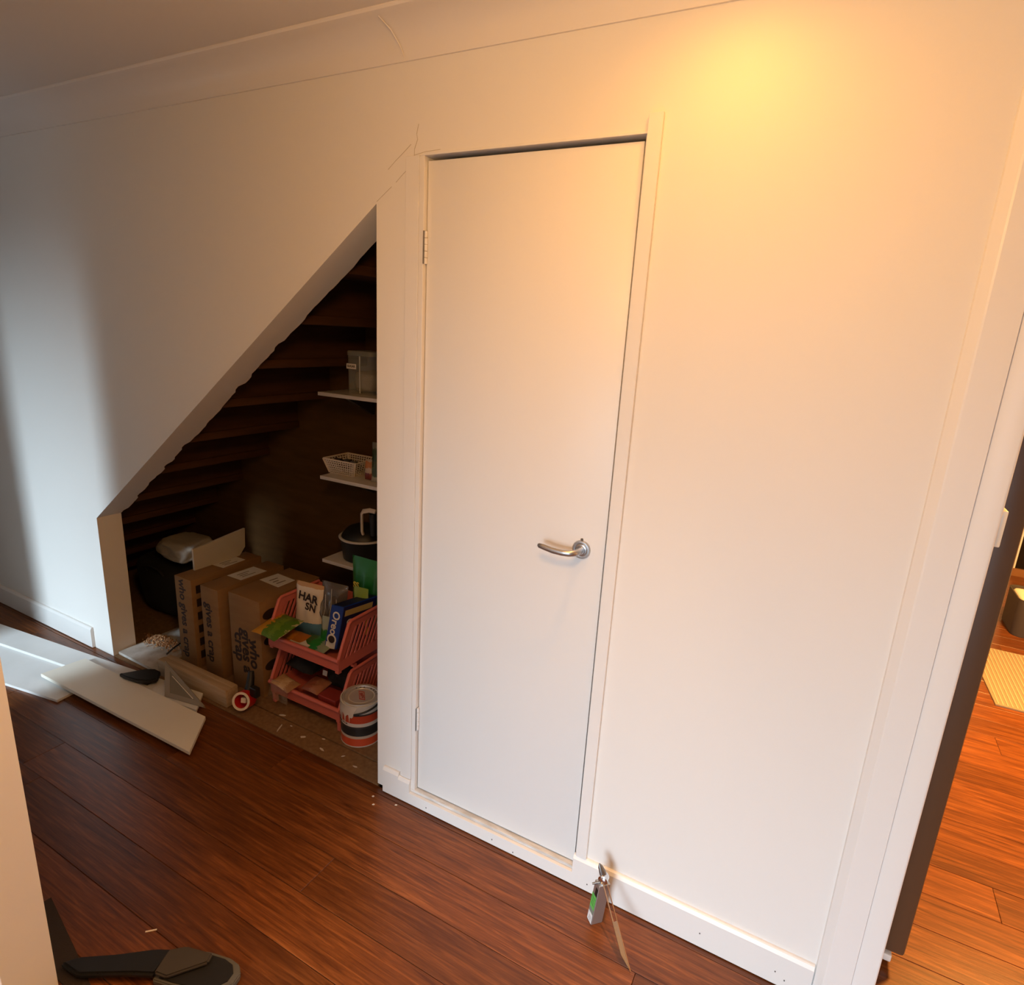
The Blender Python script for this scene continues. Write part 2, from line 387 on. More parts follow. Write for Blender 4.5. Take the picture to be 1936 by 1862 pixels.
bm = new_bm(); add_box(bm, (-.4971, DY + .004, 1.055), (-.4932, DY + .012, 1.12)); part('latch_plate', bm, dsteel_m, door)
# ---- trim at the free end of the wall: bevelled architrave, jamb edge
bm = new_bm()
add_prism(bm, [(.1885, -.0004, 0), (.1905, -.006, 0), (.2085, -.0175, 0), (.2125, -.0185, 0), (.2675, -.0185, 0), (.2685, -.017, 0), (.2685, -.0004, 0)], (0, 0, 2.44 - .10))
struct('trim_6', bm, white_m, 'white architrave with bevelled edge at the kitchen end of the wall')
bm = new_bm()
pr = [(.2695, -.0004), (.2695, -.0125), (.271, -.0135), (.312, -.0135)]
for i in range(5):
    a = math.pi/2*i/4; pr.append((.313 + .005*math.sin(a), -.0135 + .005*(1 - math.cos(a))))
pr += [(XE, -.0004)]
add_prism(bm, [(x, y, 0) for x, y in pr], (0, 0, 2.44 - .10))
struct('trim_7', bm, white_m, 'white rounded jamb edge beside the kitchen opening', smooth=40)
# ---- hall side wall opposite, with the doorway the camera looks through and one further down the hall
YA, YB = -.967, -1.08
bm = new_bm()
def wcol(x0, x1, z0, z1): add_box(bm, (x0, YB, z0), (x1, YA, z1))
wcol(-6, -3.55, 0, CEIL); wcol(-3.55, -3.02, 2.06, CEIL); wcol(-3.02, -1.499, 0, CEIL); wcol(2.3, 3.2, 0, CEIL)
struct('wall_hall_side', bm, post_m, 'cream wall end close to the camera at the lower left')
bm = new_bm(); add_box(bm, (-1.63, -4.4, 0), (-1.499, YB, CEIL)); add_box(bm, (-1.499, -1.32, 0), (-.98, -1.22, CEIL)); add_box(bm, (-4.75, -3.3, 0), (-4.65, YB, CEIL))  # short middle box: unseen nib added to keep daylight off hall floor and cupboard
struct('wall_partition', bm, post_m, 'cream partition walls of the rooms off the hall with an added light-blocking nib')
bm = new_bm()      # outer walls with window openings
def opening_wall(y0, y1, x0, x1, wx0, wx1, wz0, wz1):
    add_box(bm, (x0, y0, 0), (wx0, y1, CEIL)); add_box(bm, (wx1, y0, 0), (x1, y1, CEIL))
    add_box(bm, (wx0, y0, wz1), (wx1, y1, CEIL))
    if wz0 > .02: add_box(bm, (wx0, y0, 0), (wx1, y1, wz0))
opening_wall(-4.5, -4.4, -1.63, 3.2, -.85, .35, .02, 2.12)
opening_wall(-3.4, -3.3, -4.75, -1.63, -3.65, -2.95, .45, 1.85)
struct('wall_window_side', bm, post_m, 'outside walls with the daylight openings of the rooms off the hall')
def window(name, x0, x1, z0, z1, y, label):
    bm = new_bm(); f = .05
    add_box(bm, (x0, y, z0), (x0 + f, y + .06, z1)); add_box(bm, (x1 - f, y, z0), (x1, y + .06, z1))
    add_box(bm, (x0 + f, y, z1 - f), (x1 - f, y + .06, z1)); add_box(bm, (x0 + f, y, z0), (x1 - f, y + .06, z0 + f))
    xm = (x0 + x1)/2; add_box(bm, (xm - .025, y, z0 + f), (xm + .025, y + .06, z1 - f))
    return struct(name, bm, white_m, label)
window('window_1', -.85, .35, .02, 2.12, -4.48, 'white framed glass sliding door behind the camera')
window('window_2', -3.65, -2.95, .45, 1.85, -3.38, 'white framed window of the room down the hall')
bm = new_bm(); add_box(bm, (-6.1, -4.4, 0), (-6.0, 4.6, CEIL)); struct('wall_left', bm, wall_m, 'cream end wall of the hall')
bm = new_bm(); add_box(bm, (3.1, -4.4, 0), (3.2, 4.6, CEIL)); struct('wall_right', bm, wall_m, 'cream side wall of the kitchen')
bm = new_bm(); add_box(bm, (-.75, 4.5, 0), (3.2, 4.6, CEIL)); struct('wall_kitchen', bm, wall_m, 'far cream wall of the kitchen')
bm = new_bm(); add_box(bm, (-.38, TH, 0), (-.30, 4.5, CEIL)); struct('wall_kitchen_left', bm, wall_m, 'kitchen wall behind the fridge')
# ---- under-stair cupboard: back wall, floor, stairs
YW = .75
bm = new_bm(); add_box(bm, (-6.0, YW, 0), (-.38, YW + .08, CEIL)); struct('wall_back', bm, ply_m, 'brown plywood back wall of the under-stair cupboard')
bm = new_bm(); add_box(bm, (-4.6, .0008, -.012), (OX1, .092, .002)); add_box(bm, (-4.6, .0965, -.012), (OX1, YW, .004)); add_box(bm, (-4.6, .092, -.012), (OX1, .0965, -.008)); add_box(bm, (OX1, TH, -.012), (-.38, YW, .004))
cf = struct('floor_cupboard', bm, chip_m, 'brown particleboard floor strip of the under-stair cupboard spotted with paint')
for x, y, l, w, a in ((-1.90, .105, .030, .010, .3), (-1.845, .040, .055, .006, -1.15), (-1.815, .075, .012, .006, 0), (-1.72, .05, .022, .012, .6), (-1.64, .085, .016, .007, .2), (-1.60, .035, .03, .008, -.2), (-1.50, .05, .014, .007, .8), (-1.42, .03, .02, .006, .1)):
    bm = new_bm(); n = 12; ca, sa = math.cos(a), math.sin(a)
    ps = []
    for i in range(n):
        t = 2*math.pi*i/n; u, v = l/2*math.cos(t)*random.uniform(.8, 1.15), w/2*math.sin(t)*random.uniform(.8, 1.2)
        ps.append((x + u*ca - v*sa, y + u*sa + v*ca, .0021 if y < .09 else .0041))
    add_prism(bm, ps, (0, 0, .0015)); part('paint_drip', bm, paintw_m, cf, 'dried white paint drip')
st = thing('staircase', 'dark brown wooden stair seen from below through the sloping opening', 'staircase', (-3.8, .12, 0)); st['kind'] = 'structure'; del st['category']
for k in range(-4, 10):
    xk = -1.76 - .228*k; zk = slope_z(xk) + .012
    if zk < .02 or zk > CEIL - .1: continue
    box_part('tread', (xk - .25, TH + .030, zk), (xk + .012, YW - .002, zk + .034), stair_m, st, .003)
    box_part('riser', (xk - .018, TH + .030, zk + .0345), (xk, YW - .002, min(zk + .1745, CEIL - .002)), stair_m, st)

# ================================================================== THINGS IN THE HALL
# ---- loose boards on the floor
def board(name, pts, z0, th, m_top, label, edge=None, grp='loose offcut boards on the hall floor'):
    bm = new_bm(); add_prism(bm, [(x, y, z0) for x, y in pts], (0, 0, th))
    ed = [e for e in bm.edges]; bmesh.ops.bevel(bm, geom=ed, offset=.0012, segments=1, affect='EDGES')
    c = sum((Vector((x, y, z0)) for x, y in pts), Vector())/len(pts)
    o = solo(name, bm, m_top, label, 'board', c, grp)
    return o
board('loose_board', [(-2.996, -.300), (-2.975, -.122), (-2.112, -.108), (-1.968, -.280)], .0280, .016, board_m, 'cream board with slanted end lying on top of the other boards')
board('loose_board', [(-4.45, -.380), (-4.47, -.245), (-2.292, .008), (-2.205, -.085)], .0132, .0142, boardw_m, 'long narrow white board reaching under the cream board towards the opening')
board('loose_board', [(-4.40, -.62), (-4.43, -.335), (-2.800, -.145), (-2.775, -.345)], .0005, .0122, boardw_m, 'wide white board lying lowest under the cream board')
# ---- metal set square leaning on the boards and the plate
t = thing('set_square', 'grey metal triangular set square leaning on the boards before the opening', 'set square', (-2.37, -.07, .0278))
A, B, C = Vector((-2.402, -.098, .0285)), Vector((-2.532, -.004, .116)), Vector((-2.180, -.058, .0285))
n = (B - A).cross(C - A).normalized()
if n.y > 0: n = -n
sq_m = mat('dull_grey_metal', (.30, .25, .19), .55, metal=.25, bump=(30, .1, .002))
ctr = (A + B + C)/3
bm = new_bm(); outer = [A, B, C]; inner = [ctr.lerp(p, .60) for p in outer]
for i in range(3):
    j = (i + 1) % 3; add_prism(bm, [outer[i], outer[j], inner[j], inner[i]], n*.003)
part('plate', bm, sq_m, t)
bm = new_bm(); add_prism(bm, [ctr.lerp(p, .61) for p in outer], n*.0012); part('recess', bm, mat('dull_grey_inner', (.20, .165, .12), .6, metal=.2), t)
d = (B - C).normalized(); bm = new_bm(); add_tube(bm, [B.lerp(C, .03) + n*.004, B.lerp(C, .97) + n*.004], .0035, 8); part('fence_lip', bm, sq_m, t, smooth=40)
bm = new_bm(); e0, e1 = ctr.lerp(B, .42) + n*.003, ctr.lerp(C, .55) + n*.003; add_tube(bm, [e0, e1], .0018, 6); part('scale_edge', bm, cream_m, t)
# ---- black tapered tool beside the square
pts = [(-2.682, -.130), (-2.668, -.118), (-2.62, -.045), (-2.585, -.022), (-2.545, -.022), (-2.500, -.068), (-2.53, -.100), (-2.575, -.122), (-2.64, -.132)]
bm = new_bm(); add_prism(bm, [(x, y, .0475) for x, y in pts], (0, 0, .020)); bmesh.ops.bevel(bm, geom=list(bm.edges), offset=.004, segments=2, affect='EDGES')
t = thing('tool_handle', 'black tapered plastic tool handle lying on the boards beside the set square', 'tool', (-2.58, -.07, .0278))
part('grip', bm, blackp_m, t, smooth=40)
bm = new_bm(); add_box(bm, (-2.60, -.09, .0278), (-2.545, -.045, .0474), .003); part('body', bm, blackp_m, t)
# ---- angle tool standing at the skirting
t = thing('angle_tool', 'folding metal angle tool with green label standing at the skirting', 'angle tool', (-.38, -.10, 0))
ax = Vector((.029, .030, 0)).normalized(); ay = Vector((-.020, .019, 0)).normalized()
f0 = Vector((-.387, -.110, .0)); lean = Vector((.012, .012, .17))
def quad_bar(p, u, v, axis): 
    bm = new_bm(); add_prism(bm, [p, p + u, p + u + v, p + v], axis); bmesh.ops.bevel(bm, geom=list(bm.edges), offset=.0012, segments=1, affect='EDGES'); return bm
part('handle_arm', quad_bar(f0, ax*.036, ay*.027, lean*.80), mat('silver_body', (.50, .50, .50), .35, metal=.8), t)
nrm = Vector((ax.y*-1, ax.x, 0)); nrm = -ay.cross(Vector((0, 0, 1))); 
if nrm.y > 0: nrm = -nrm
def on_arm(u, w, off=.0008):       # u across the labelled face 0..1, w up the arm 0..1
    return f0 + ay*.027*u + lean*.80*w + nrm*off
def sticker(u0, u1, w0, w1, m, name, sh=0):
    bm = new_bm(); add_prism(bm, [on_arm(u0, w0), on_arm(u1, w0 + sh), on_arm(u1, w1 + sh), on_arm(u0, w1)], nrm*.0005); return part(name, bm, m, t)
sticker(.06, .94, .02, .24, mat('white_barcode_label', (.78, .79, .80), .5), 'barcode_label')
for i in range(5):
    sticker(.25 + .1*i, .29 + .1*i, .05, .17, mark_m, 'barcode_bar')
sticker(.06, .94, .25, .36, mat('grey_label', (.20, .24, .20), .5), 'grey_band')
sticker(.06, .94, .36, .70, mat('green_label', (.13, .50, .10), .5), 'green_label')
for i in range(3): sticker(.16, .84, .43 + .08*i, .455 + .08*i, mat('dark_green_print%d' % i, (.04, .22, .04), .5), 'print_line', .03)
sticker(.06, .50, .72, .90, blackp_m, 'display')
hg = f0 + ax*.018 + ay*.013 + lean*.88
bm = new_bm(); add_lathe(bm, [(0, -.012), (.012, -.012), (.014, -.008), (.014, .010), (.009, .013), (0, .013)], hg, 20, Matrix.Rotation(math.pi/2, 3, 'X'))
part('hinge', bm, chrome_m, t, smooth=40)
bm = new_bm(); add_tube(bm, [hg + Vector((0, 0, .004)), hg + Vector((-.006, .0, .018)), hg + Vector((-.014, 0, .034)), hg + Vector((-.018, 0, .042))], [(.010, .007), (.010, .006), (.007, .005), (.002, .002)], 12); part('lock_lever', bm, dsteel_m, t, smooth=50)
bm = new_bm(); add_tube(bm, [hg + Vector((-.006, -.012, -.006)), hg + Vector((-.026, -.022, -.014))], .003, 8); part('lock_screw', bm, dsteel_m, t, smooth=50)
tip = Vector((-.246, -.189, .0012)); bd = (tip - hg); bw = Vector((.55, .8, 0)).normalized()
bu = bd.normalized(); bn = bu.cross(bw).normalized(); wdt = bn.cross(bu).normalized()
def blade(name, w0, w1, a, b, m, th=.0022, off=0):
    p = hg + bd*a; q = hg + bd*b; bm = new_bm()
    vs = add_prism(bm, [p + wdt*w0 + bn*off, q + wdt*w0 + bn*off, q + wdt*w1 + bn*off, p + wdt*w1 + bn*off], bn*th)
    return part(name, bm, m, t)
blade('blade_edge', .0035, .006, .0, .985, mat('brass_edge', (.60, .46, .34), .3, metal=1.0), .0026)
blade('blade_rail', -.010, -.0065, .05, .47, mat('rail_steel', (.62, .58, .54), .3, metal=1.0), .0026)
p = hg; bm = new_bm(); q0, q1 = hg + bd*.48, hg + bd*.80
add_prism(bm, [hg + bd*.47 - wdt*.010, q1 - wdt*.010, hg + bd*.96 + wdt*.003, hg + bd*.47 + wdt*.0034], bn*.0016); part('blade', bm, steel_m, t)
# ---- black long-handled tool on the floor at lower left
t = thing('floor_tool', 'black flat-headed tool with a handle lying on the floor at lower left', 'tool', (-1.30, -.80, 0))
bm = new_bm()
add_prism(bm, [(-1.530, -.945, .012), (-1.506, -.912, .012), (-1.43, -.858, .012), (-1.36, -.800, .012), (-1.318, -.776, .012), (-1.296, -.842, .012), (-1.345, -.868, .012), (-1.42, -.915, .012), (-1.46, -.940, .012)], (0, 0, .020))
bmesh.ops.bevel(bm, geom=list(bm.edges), offset=.006, segments=2, affect='EDGES'); part('handle', bm, blackp_m, t, smooth=50)
hd = [(-1.324, -.790), (-1.290, -.752), (-1.235, -.728), (-1.175, -.712), (-1.140, -.712), (-1.118, -.727), (-1.112, -.752), (-1.125, -.775), (-1.155, -.797), (-1.20, -.820), (-1.25, -.838), (-1.295, -.850)]
bm = new_bm(); add_prism(bm, [(x, y, .004) for x, y in hd], (0, 0, .018)); bmesh.ops.bevel(bm, geom=list(bm.edges), offset=.003, segments=2, affect='EDGES'); part('head_rim', bm, rim_m, t, 'grey rubber rim', smooth=50)
c = Vector((-1.22, -.782, 0)); bm = new_bm(); add_prism(bm, [tuple((c + (Vector((x, y, 0)) - c)*.84) + Vector((0, 0, .0222))) for x, y in hd], (0, 0, .003)); part('head_well', bm, blackp_m, t)
bm = new_bm(); add_prism(bm, [(-1.322, -.786, .0256), (-1.292, -.757, .0256), (-1.215, -.734, .0256), (-1.205, -.757, .0256), (-1.262, -.834, .0256), (-1.298, -.842, .0256)], (0, 0, .012)); bmesh.ops.bevel(bm, geom=list(bm.edges), offset=.004, segments=2, affect='EDGES'); part('head_plate', bm, hgrey_m, t, smooth=50)
# ---- dark mat against the hall side wall
bm = new_bm(); add_prism(bm, [(-1.79, -.962, .0004), (-1.775, -.850, .0004), (-1.56, -.897, .0004), (-1.36, -.944, .0004), (-1.35, -.962, .0004)], (0, 0, .006))
solo('door_mat', bm, hmat_m, 'dark charcoal mat corner at the foot of the near wall end', 'mat', (-1.6, -.91, 0))
bm = new_bm(); add_prism(bm, [(-1.452, -.772, .0003), (-1.432, -.752, .0003), (-1.429, -.755, .0003), (-1.449, -.775, .0003)], (0, 0, .002))
solo('wood_chip', bm, cream_m, 'tiny pale wood chip on the dark floor above the black tool', 'wood chip', (-1.44, -.76, 0))
for x, y, l in ((-1.165, -.045, 'pale chip on the floor nearest the skirting corner by the opening'), (-1.262, -.055, 'pale chip on the floor left of the skirting end'), (-1.235, -.085, 'pale chip on the floor furthest out from the skirting end')):
    bm = new_bm(); add_prism(bm, [(x, y, .0003), (x + .006, y + .002, .0003), (x + .007, y + .006, .0003), (x + .001, y + .005, .0003)], (0, 0, .003))
    solo('plaster_chip', bm, cream_m, l, 'chip', (x, y, 0))
# ---- downlight in the hall ceiling
t = thing('downlight', 'round recessed downlight in the hall ceiling near the wall', 'light', (-.30, -.24, CEIL))
bm = new_bm(); add_lathe(bm, [(.040, -.001), (.052, -.001), (.054, -.004), (.050, -.008), (.040, -.005), (.040, -.001)], (-.30, -.24, CEIL), 32); part('bezel', bm, white_m, t, smooth=40)
bm = new_bm(); add_lathe(bm, [(0, -.0015), (.039, -.0015), (.036, -.0040), (0, -.0050)], (-.30, -.24, CEIL), 32); part('lamp_face', bm, mat('warm_lamp', (1, .8, .5), .4, emit=((1, .62, .22), 6)), t, smooth=40)
l = bpy.data.lights.new('downlight_lamp', 'SPOT'); l.energy = 7.0; l.color = (1.0, .42, .055); l.shadow_soft_size = .04; l.spot_size = math.radians(170); l.spot_blend = 1.0
o = bpy.data.objects.new('downlight_lamp', l); COL.objects.link(o); o.parent = t; o.location = (0, 0, -.055)
l = bpy.data.lights.new('downlight_beam', 'SPOT'); l.energy = 150; l.color = (1.0, .50, .15); l.shadow_soft_size = .035; l.spot_size = math.radians(54); l.spot_blend = .9
o = bpy.data.objects.new('downlight_beam', l); COL.objects.link(o); o.parent = t; o.location = (0, 0, -.05); o.rotation_euler = Vector((-.15, -.55, -2.4)).to_track_quat('-Z', 'Y').to_euler()
# ---- switch on the wall end
t = thing('light_switch', 'cream light switch plate on the end of the wall by the kitchen', 'switch', (XE, .05, 1.335))
box_part('switch_plate', (XE + .0004, .0, 1.298), (XE + .011, .108, 1.374), switch_m, t, .002)
box_part('rocker', (XE + .0112, .045, 1.325), (XE + .0155, .060, 1.347), switch_m, t, .001)

# ================================================================== KITCHEN
t = thing('fridge', 'tall dark metal fridge standing behind the wall end', 'fridge', (.05, .54, 0))
box_part('body', (-.27, .205, .045), (.340, .88, 1.76), fridge_m, t, .006)
box_part('door', (.3465, .200, .056), (.409, .885, 1.76), fridge_m, t, .010)
box_part('hinge_foot', (.330, .203, .020), (.383, .235, .0435), mat('pale_hinge_bracket', (.72, .66, .60), .4), t, .004)
for y in (.26, .82):
    bm = new_bm(); add_lathe(bm, [(0, 0), (.02, 0), (.02, .044), (0, .044)], (.28, y, 0.0005), 16); part('foot', bm, blackp_m, t, smooth=40)
box_part('door_handle', (.4095, .80, .75), (.435, .825, 1.35), steel_m, t, .005)
t = thing('kitchen_mat', 'beige ribbed mat on the kitchen floor', 'mat', (1.4, 2.4, 0))
bm = new_bm(); add_prism(bm, [(.925, 2.035, .0005), (2.1, 2.035, .0005), (2.1, 2.77, .0005), (.905, 2.77, .0005)], (0, 0, .007)); part('mat_base', bm, matw_m, t)
for i in range(58):
    x = .935 + i*.0195
    box_part('rib', (x, 2.045, .0076), (x + .0065, 2.76, .0095), ribw_m, t)
t = thing('storage_bin', 'dark charcoal bin with white liner on the kitchen floor', 'bin', (1.36, 3.24, 0))
def rrect(cx, cy, w, d, r, n=5):
    out = []
    for sx, sy, a0 in ((1, 1, 0), (-1, 1, 90), (-1, -1, 180), (1, -1, 270)):
        for i in range(n + 1):
            a = math.radians(a0 + 90*i/n); out.append((cx + sx*(w/2 - r) + r*math.cos(a), cy + sy*(d/2 - r) + r*math.sin(a)))
    return out
def shell(bm, prof, cx, cy, w, d, r):
    rows = [[bm.verts.new((x, y, z)) for x, y in rrect(cx, cy, w + g, d + g, max(r + g/2, .004))] for g, z in prof]
    for a, b in zip(rows, rows[1:]):
        for i in range(len(a)): bm.faces.new((a[i], a[(i+1) % len(a)], b[(i+1) % len(a)], b[i]))
    bm.faces.new(list(reversed(rows[0]))); bm.faces.new(rows[-1]); bmesh.ops.recalc_face_normals(bm, faces=bm.faces)
bm = new_bm(); shell(bm, [(0, .0005), (.006, .01), (.012, .23), (.014, .238), (.0, .238), (-.01, .230), (-.02, .02)], 1.335, 3.23, .32, .32, .05); part('bin_body', bm, bin_m, t, smooth=40)
bm = new_bm(); shell(bm, [(-.034, .18), (-.032, .215), (-.05, .226), (-.11, .232)], 1.335, 3.23, .32, .32, .05); part('liner', bm, cloth_m, t, 'white liner', smooth=50)
d2 = struct('door_2', (lambda b: (add_box(b, (1.435, 4.462, .062), (2.6, 4.495, 2.1)), b)[1])(new_bm()), glassd_m, 'black glass door in the far kitchen wall')
for lo, hi, m_, n_ in (((1.405, 4.45, .062), (1.434, 4.495, 2.13), white_m, 'frame_stile'), ((2.601, 4.45, .062), (2.63, 4.495, 2.13), white_m, 'frame_stile'), ((1.435, 4.45, 2.101), (2.6, 4.495, 2.13), white_m, 'frame_head'), ((1.40, 4.44, .0005), (2.64, 4.497, .061), mat('timber_sill%d' % int(hi[0]*10) if False else 'timber_sill', (.25, .12, .055), .5), 'timber_sill')):
    bm = new_bm(); add_box(bm, lo, hi); part(n_, bm, m_, d2)
t = thing('kitchen_lamp', 'round warm ceiling lamp in the kitchen', 'light', (1.35, 1.55, CEIL))
bm = new_bm(); add_lathe(bm, [(0, -.001), (.16, -.001), (.165, -.02), (.15, -.05), (.09, -.07), (0, -.075)], (1.35, 1.55, CEIL), 32); part('diffuser', bm, mat('kitchen_diffuser', (1, .85, .6), .5, emit=((1, .60, .25), 5)), t, smooth=50)
l = bpy.data.lights.new('kitchen_lamp_light', 'AREA'); l.shape = 'DISK'; l.size = .3; l.energy = 240; l.color = (1.0, .49, .12)
o = bpy.data.objects.new('kitchen_lamp_light', l); COL.objects.link(o); o.parent = t; o.location = (0, 0, -.085)

# ================================================================== THINGS IN THE CUPBOARD
FZ = .0045
# ---- timber plate lying in the opening
t = thing('timber_plate', 'pale rough timber plate lying across the left part of the opening', 'timber', (-2.38, .045, FZ))
box_part('front_board', (-2.62, .012, FZ), (-2.140, .046, .088), plate_m, t, .003)
box_part('rear_board', (-2.62, .0475, FZ), (-2.146, .078, .084), plate_m, t, .003)
bm = new_bm(); add_prism(bm, [(-2.955, .020, FZ), (-2.955, .33, FZ), (-2.72, .36, FZ), (-2.672, .30, FZ), (-2.66, .13, FZ), (-2.628, .10, FZ), (-2.628, .014, FZ)], (0, 0, .014))
solo('dusty_board', bm, mat('dusty_white_board', (.62, .60, .56), .8, vary=((9, 9, 9), (.30, .24, .18), .16)), 'dusty whitish board behind the timber plate at the left of the opening', 'board', (-2.82, .2, FZ))
# shavings heap
bm = new_bm(); rnd = random.Random(5)
for i in range(420):
    u, v = rnd.gauss(0, .055), rnd.gauss(0, .022)
    h = .034*math.exp(-(u/.075)**2 - (v/.03)**2)*rnd.uniform(.35, 1.05)
    s = rnd.uniform(.004, .009); m4 = Matrix.Translation((-2.862 + u, .185 + v, .021 + s*.3 + h)) @ Euler((rnd.uniform(0, 3), rnd.uniform(0, 3), rnd.uniform(0, 3))).to_matrix().to_4x4()
    bmesh.ops.create_cube(bm, size=1, matrix=m4 @ Matrix.Diagonal((s*1.6, s, s*.35, 1)))
solo('shavings_heap', bm, shav_m, 'small heap of brown wood shavings on the dusty board', 'shavings', (-2.86, .185, .019), kind='stuff')
bm = new_bm(); add_tube(bm, [(-2.735, .125, .0232), (-2.728, .16, .045), (-2.735, .20, .050), (-2.75, .235, .0232)], .004, 8)
solo('loose_cable', bm, blackp_m, 'short black cord end beside the wood shavings', 'cable', (-2.735, .16, .019), smooth=40)
# ---- black bag with pale foam block on top, left in the dark
def lumpy(bm, c, r, seed, amp=.12, sub=3, sq=1.0):
    s = bmesh.ops.create_icosphere(bm, subdivisions=sub, radius=1.0); 
    for v in s['verts']:
        p = v.co.copy(); q = Vector([math.copysign(abs(a)**sq, a) for a in p])
        k = 1 + amp*noise.noise(p*2.3 + Vector((seed, seed*1.7, 0)))
        v.co = Vector(c) + Vector((q.x*r[0], q.y*r[1], q.z*r[2]))*k
t = thing('black_bag', 'black bag standing in the dark left end of the cupboard', 'bag', (-3.16, .50, FZ))
bm = new_bm(); lumpy(bm, (-3.16, .52, .175), (.25, .165, .165), 3.1, .10, 4, .55); part('bag_body', bm, blackf_m, t, smooth=60)
bm = new_bm(); add_tube(bm, [(-3.23, .365, .27), (-3.22, .345, .31), (-3.16, .34, .325), (-3.10, .345, .31), (-3.09, .365, .27)], .008, 8); part('strap', bm, blackf_m, t, smooth=40)
t = thing('foam_block', 'pale grey foam cushion lying on the black bag', 'cushion', (-3.02, .47, .36))
bm = new_bm(); lumpy(bm, (-3.03, .47, .425), (.135, .115, .055), 8.3, .16, 4, .6); part('cushion_body', bm, pillow_m, t, smooth=60)
# ---- three cardboard boxes with print
def carton(x0, x1, y0, y1, z1, label):
    t = thing('cardboard_box', label, 'box', ((x0+x1)/2, (y0+y1)/2, FZ), 'brown mail-order cartons in the cupboard')
    b = box_part('carton', (x0, y0, FZ), (x1, y1, z1), card_m, t, .002)
    return t
def label_on(t, pts, z):
    bm = new_bm(); add_prism(bm, [(x, y, z + .0004) for x, y in pts], (0, 0, .0006)); s = part('shipping_label', bm, sticker_m, t, 'white shipping label')
    c = sum((Vector((x, y, 0)) for x, y in pts), Vector())/4; e = (Vector(pts[1]) - Vector(pts[0])).to_3d()
    for k, (o, l) in enumerate(((.30, .45), (.50, .30), (.68, .5))):
        p = Vector(pts[0]).to_3d() + (Vector(pts[3]) - Vector(pts[0])).to_3d()*o
        w = (Vector(pts[3]) - Vector(pts[0])).to_3d()*.06
        a, b = p + e*.2, p + e*(.2 + l); bm = new_bm()
        add_prism(bm, [a + Vector((0, 0, z + .0011)), b + Vector((0, 0, z + .0011)), b + w + Vector((0, 0, z + .0011)), a + w + Vector((0, 0, z + .0011))], (0, 0, .0003)); part('label_print', bm, mark_m, s)
FY = .150
down = lambda x, z, y=FY - .0004: frame((x, y, z), (0, 0, -1), (1, 0, 0))     # text reads top to bottom on the -Y face
b1 = carton(-2.652, -2.530, FY, .55, .459, 'narrow brown carton nearest the stub with the white panel on it')
text_part('who gives a crap', .066, down(-2.600, .245), ink_m, b1, bold=.024, sx=.92)
for k in range(6):     # printed squares on its right side
    z = .425 - k*.068; box_part('printed_square', (-2.5298, FY + .022, z - .040), (-2.5292, FY + .068, z), ink_m, b1)
    box_part('printed_square', (-2.5298, FY + .11, z - .040), (-2.5292, FY + .156, z), ink_m, b1)
label_on(b1, [(-2.638, .330), (-2.630, .470), (-2.552, .470), (-2.545, .335)], .459)
b2 = carton(-2.463, -2.342, FY, .53, .457, 'narrow brown carton in the middle of the three')
text_part('gives a crap', .066, down(-2.413, .225), ink_m, b2, bold=.024, sx=.98)
for k in range(6):
    z = .42 - k*.068; box_part('printed_square', (-2.3418, FY + .10, z - .040), (-2.3412, FY + .146, z), ink_m, b2)
label_on(b2, [(-2.456, .288), (-2.448, .434), (-2.352, .434), (-2.358, .288)], .457)
b3 = carton(-2.268, -2.066, FY, .50, .474, 'widest brown carton with large three-line print beside the pink bins')
for s, dx, dz, sz in (('crap', -.048, .215, .082), ('gives a', 0.0, .205, .082), ('who', .050, .205, .082)):
    text_part(s, sz, down(-2.167 + dx, dz), ink_m, b3, bold=.028, sx=1.0)
text_part('made to last', .016, down(-2.090, .395), ink_m, b3) if False else None
for k in range(3):
    bm = new_bm(); z = .40 - k*.125; n = 18
    add_prism(bm, [(-2.0658, FY + .055 + .042*math.cos(2*math.pi*i/n), z + .024*math.sin(2*math.pi*i/n)) for i in range(n)], (.0006, 0, 0)); part('printed_oval', bm, ink_m, b3)
label_on(b3, [(-2.262, .315), (-2.252, .415), (-2.126, .405), (-2.126, .305)], .474)
# ---- white panel standing on the first box
bm = new_bm(); add_prism(bm, [(-2.632, .235, .4605), (-2.632, .49, .4605), (-2.632, .525, .500), (-2.632, .53, .600), (-2.632, .235, .568)], (.012, 0, 0))
solo('offcut_board', bm, mat('white_offcut', (.52, .47, .38), .6), 'white board offcut standing upright on the left carton', 'board', (-2.625, .36, .46))
# ---- roll of red tape in its dispenser
t = thing('tape_dispenser', 'red tape roll in a black dispenser before the widest carton', 'tape dispenser', (-2.05, .06, FZ))
axm = Matrix(((1, 0, 0), (0, 1, 0), (0, 0, 1))); dirv = Vector((.35, -.85, .30)).normalized(); rotm = dirv.to_track_quat('Z', 'Y').to_matrix()
cc = Vector((-2.052, .020, .066))
bm = new_bm(); add_lathe(bm, [(.030, .001), (.040, .001), (.040, -.055), (.030, -.055), (.030, .001)], cc, 36, rotm); part('tape_roll', bm, red_m, t, smooth=40)
bm = new_bm(); add_lathe(bm, [(.0295, .0035), (.0395, .0035), (.0395, .0013), (.0295, .0013), (.0295, .0035)], cc, 36, rotm); part('core_rim', bm, cream_m, t, 'white cardboard core rim', smooth=40)
bm = new_bm(); add_lathe(bm, [(0, -.050), (.0292, -.050), (.0292, -.046), (0, -.046)], cc, 30, rotm); part('hub', bm, red_m, t)
bm = new_bm(); add_box(bm, (-.010, -.012, -.045), (.014, .012, -.012), .004, Matrix.Translation(cc) @ rotm.to_4x4()); part('hub_tag', bm, cream_m, t)
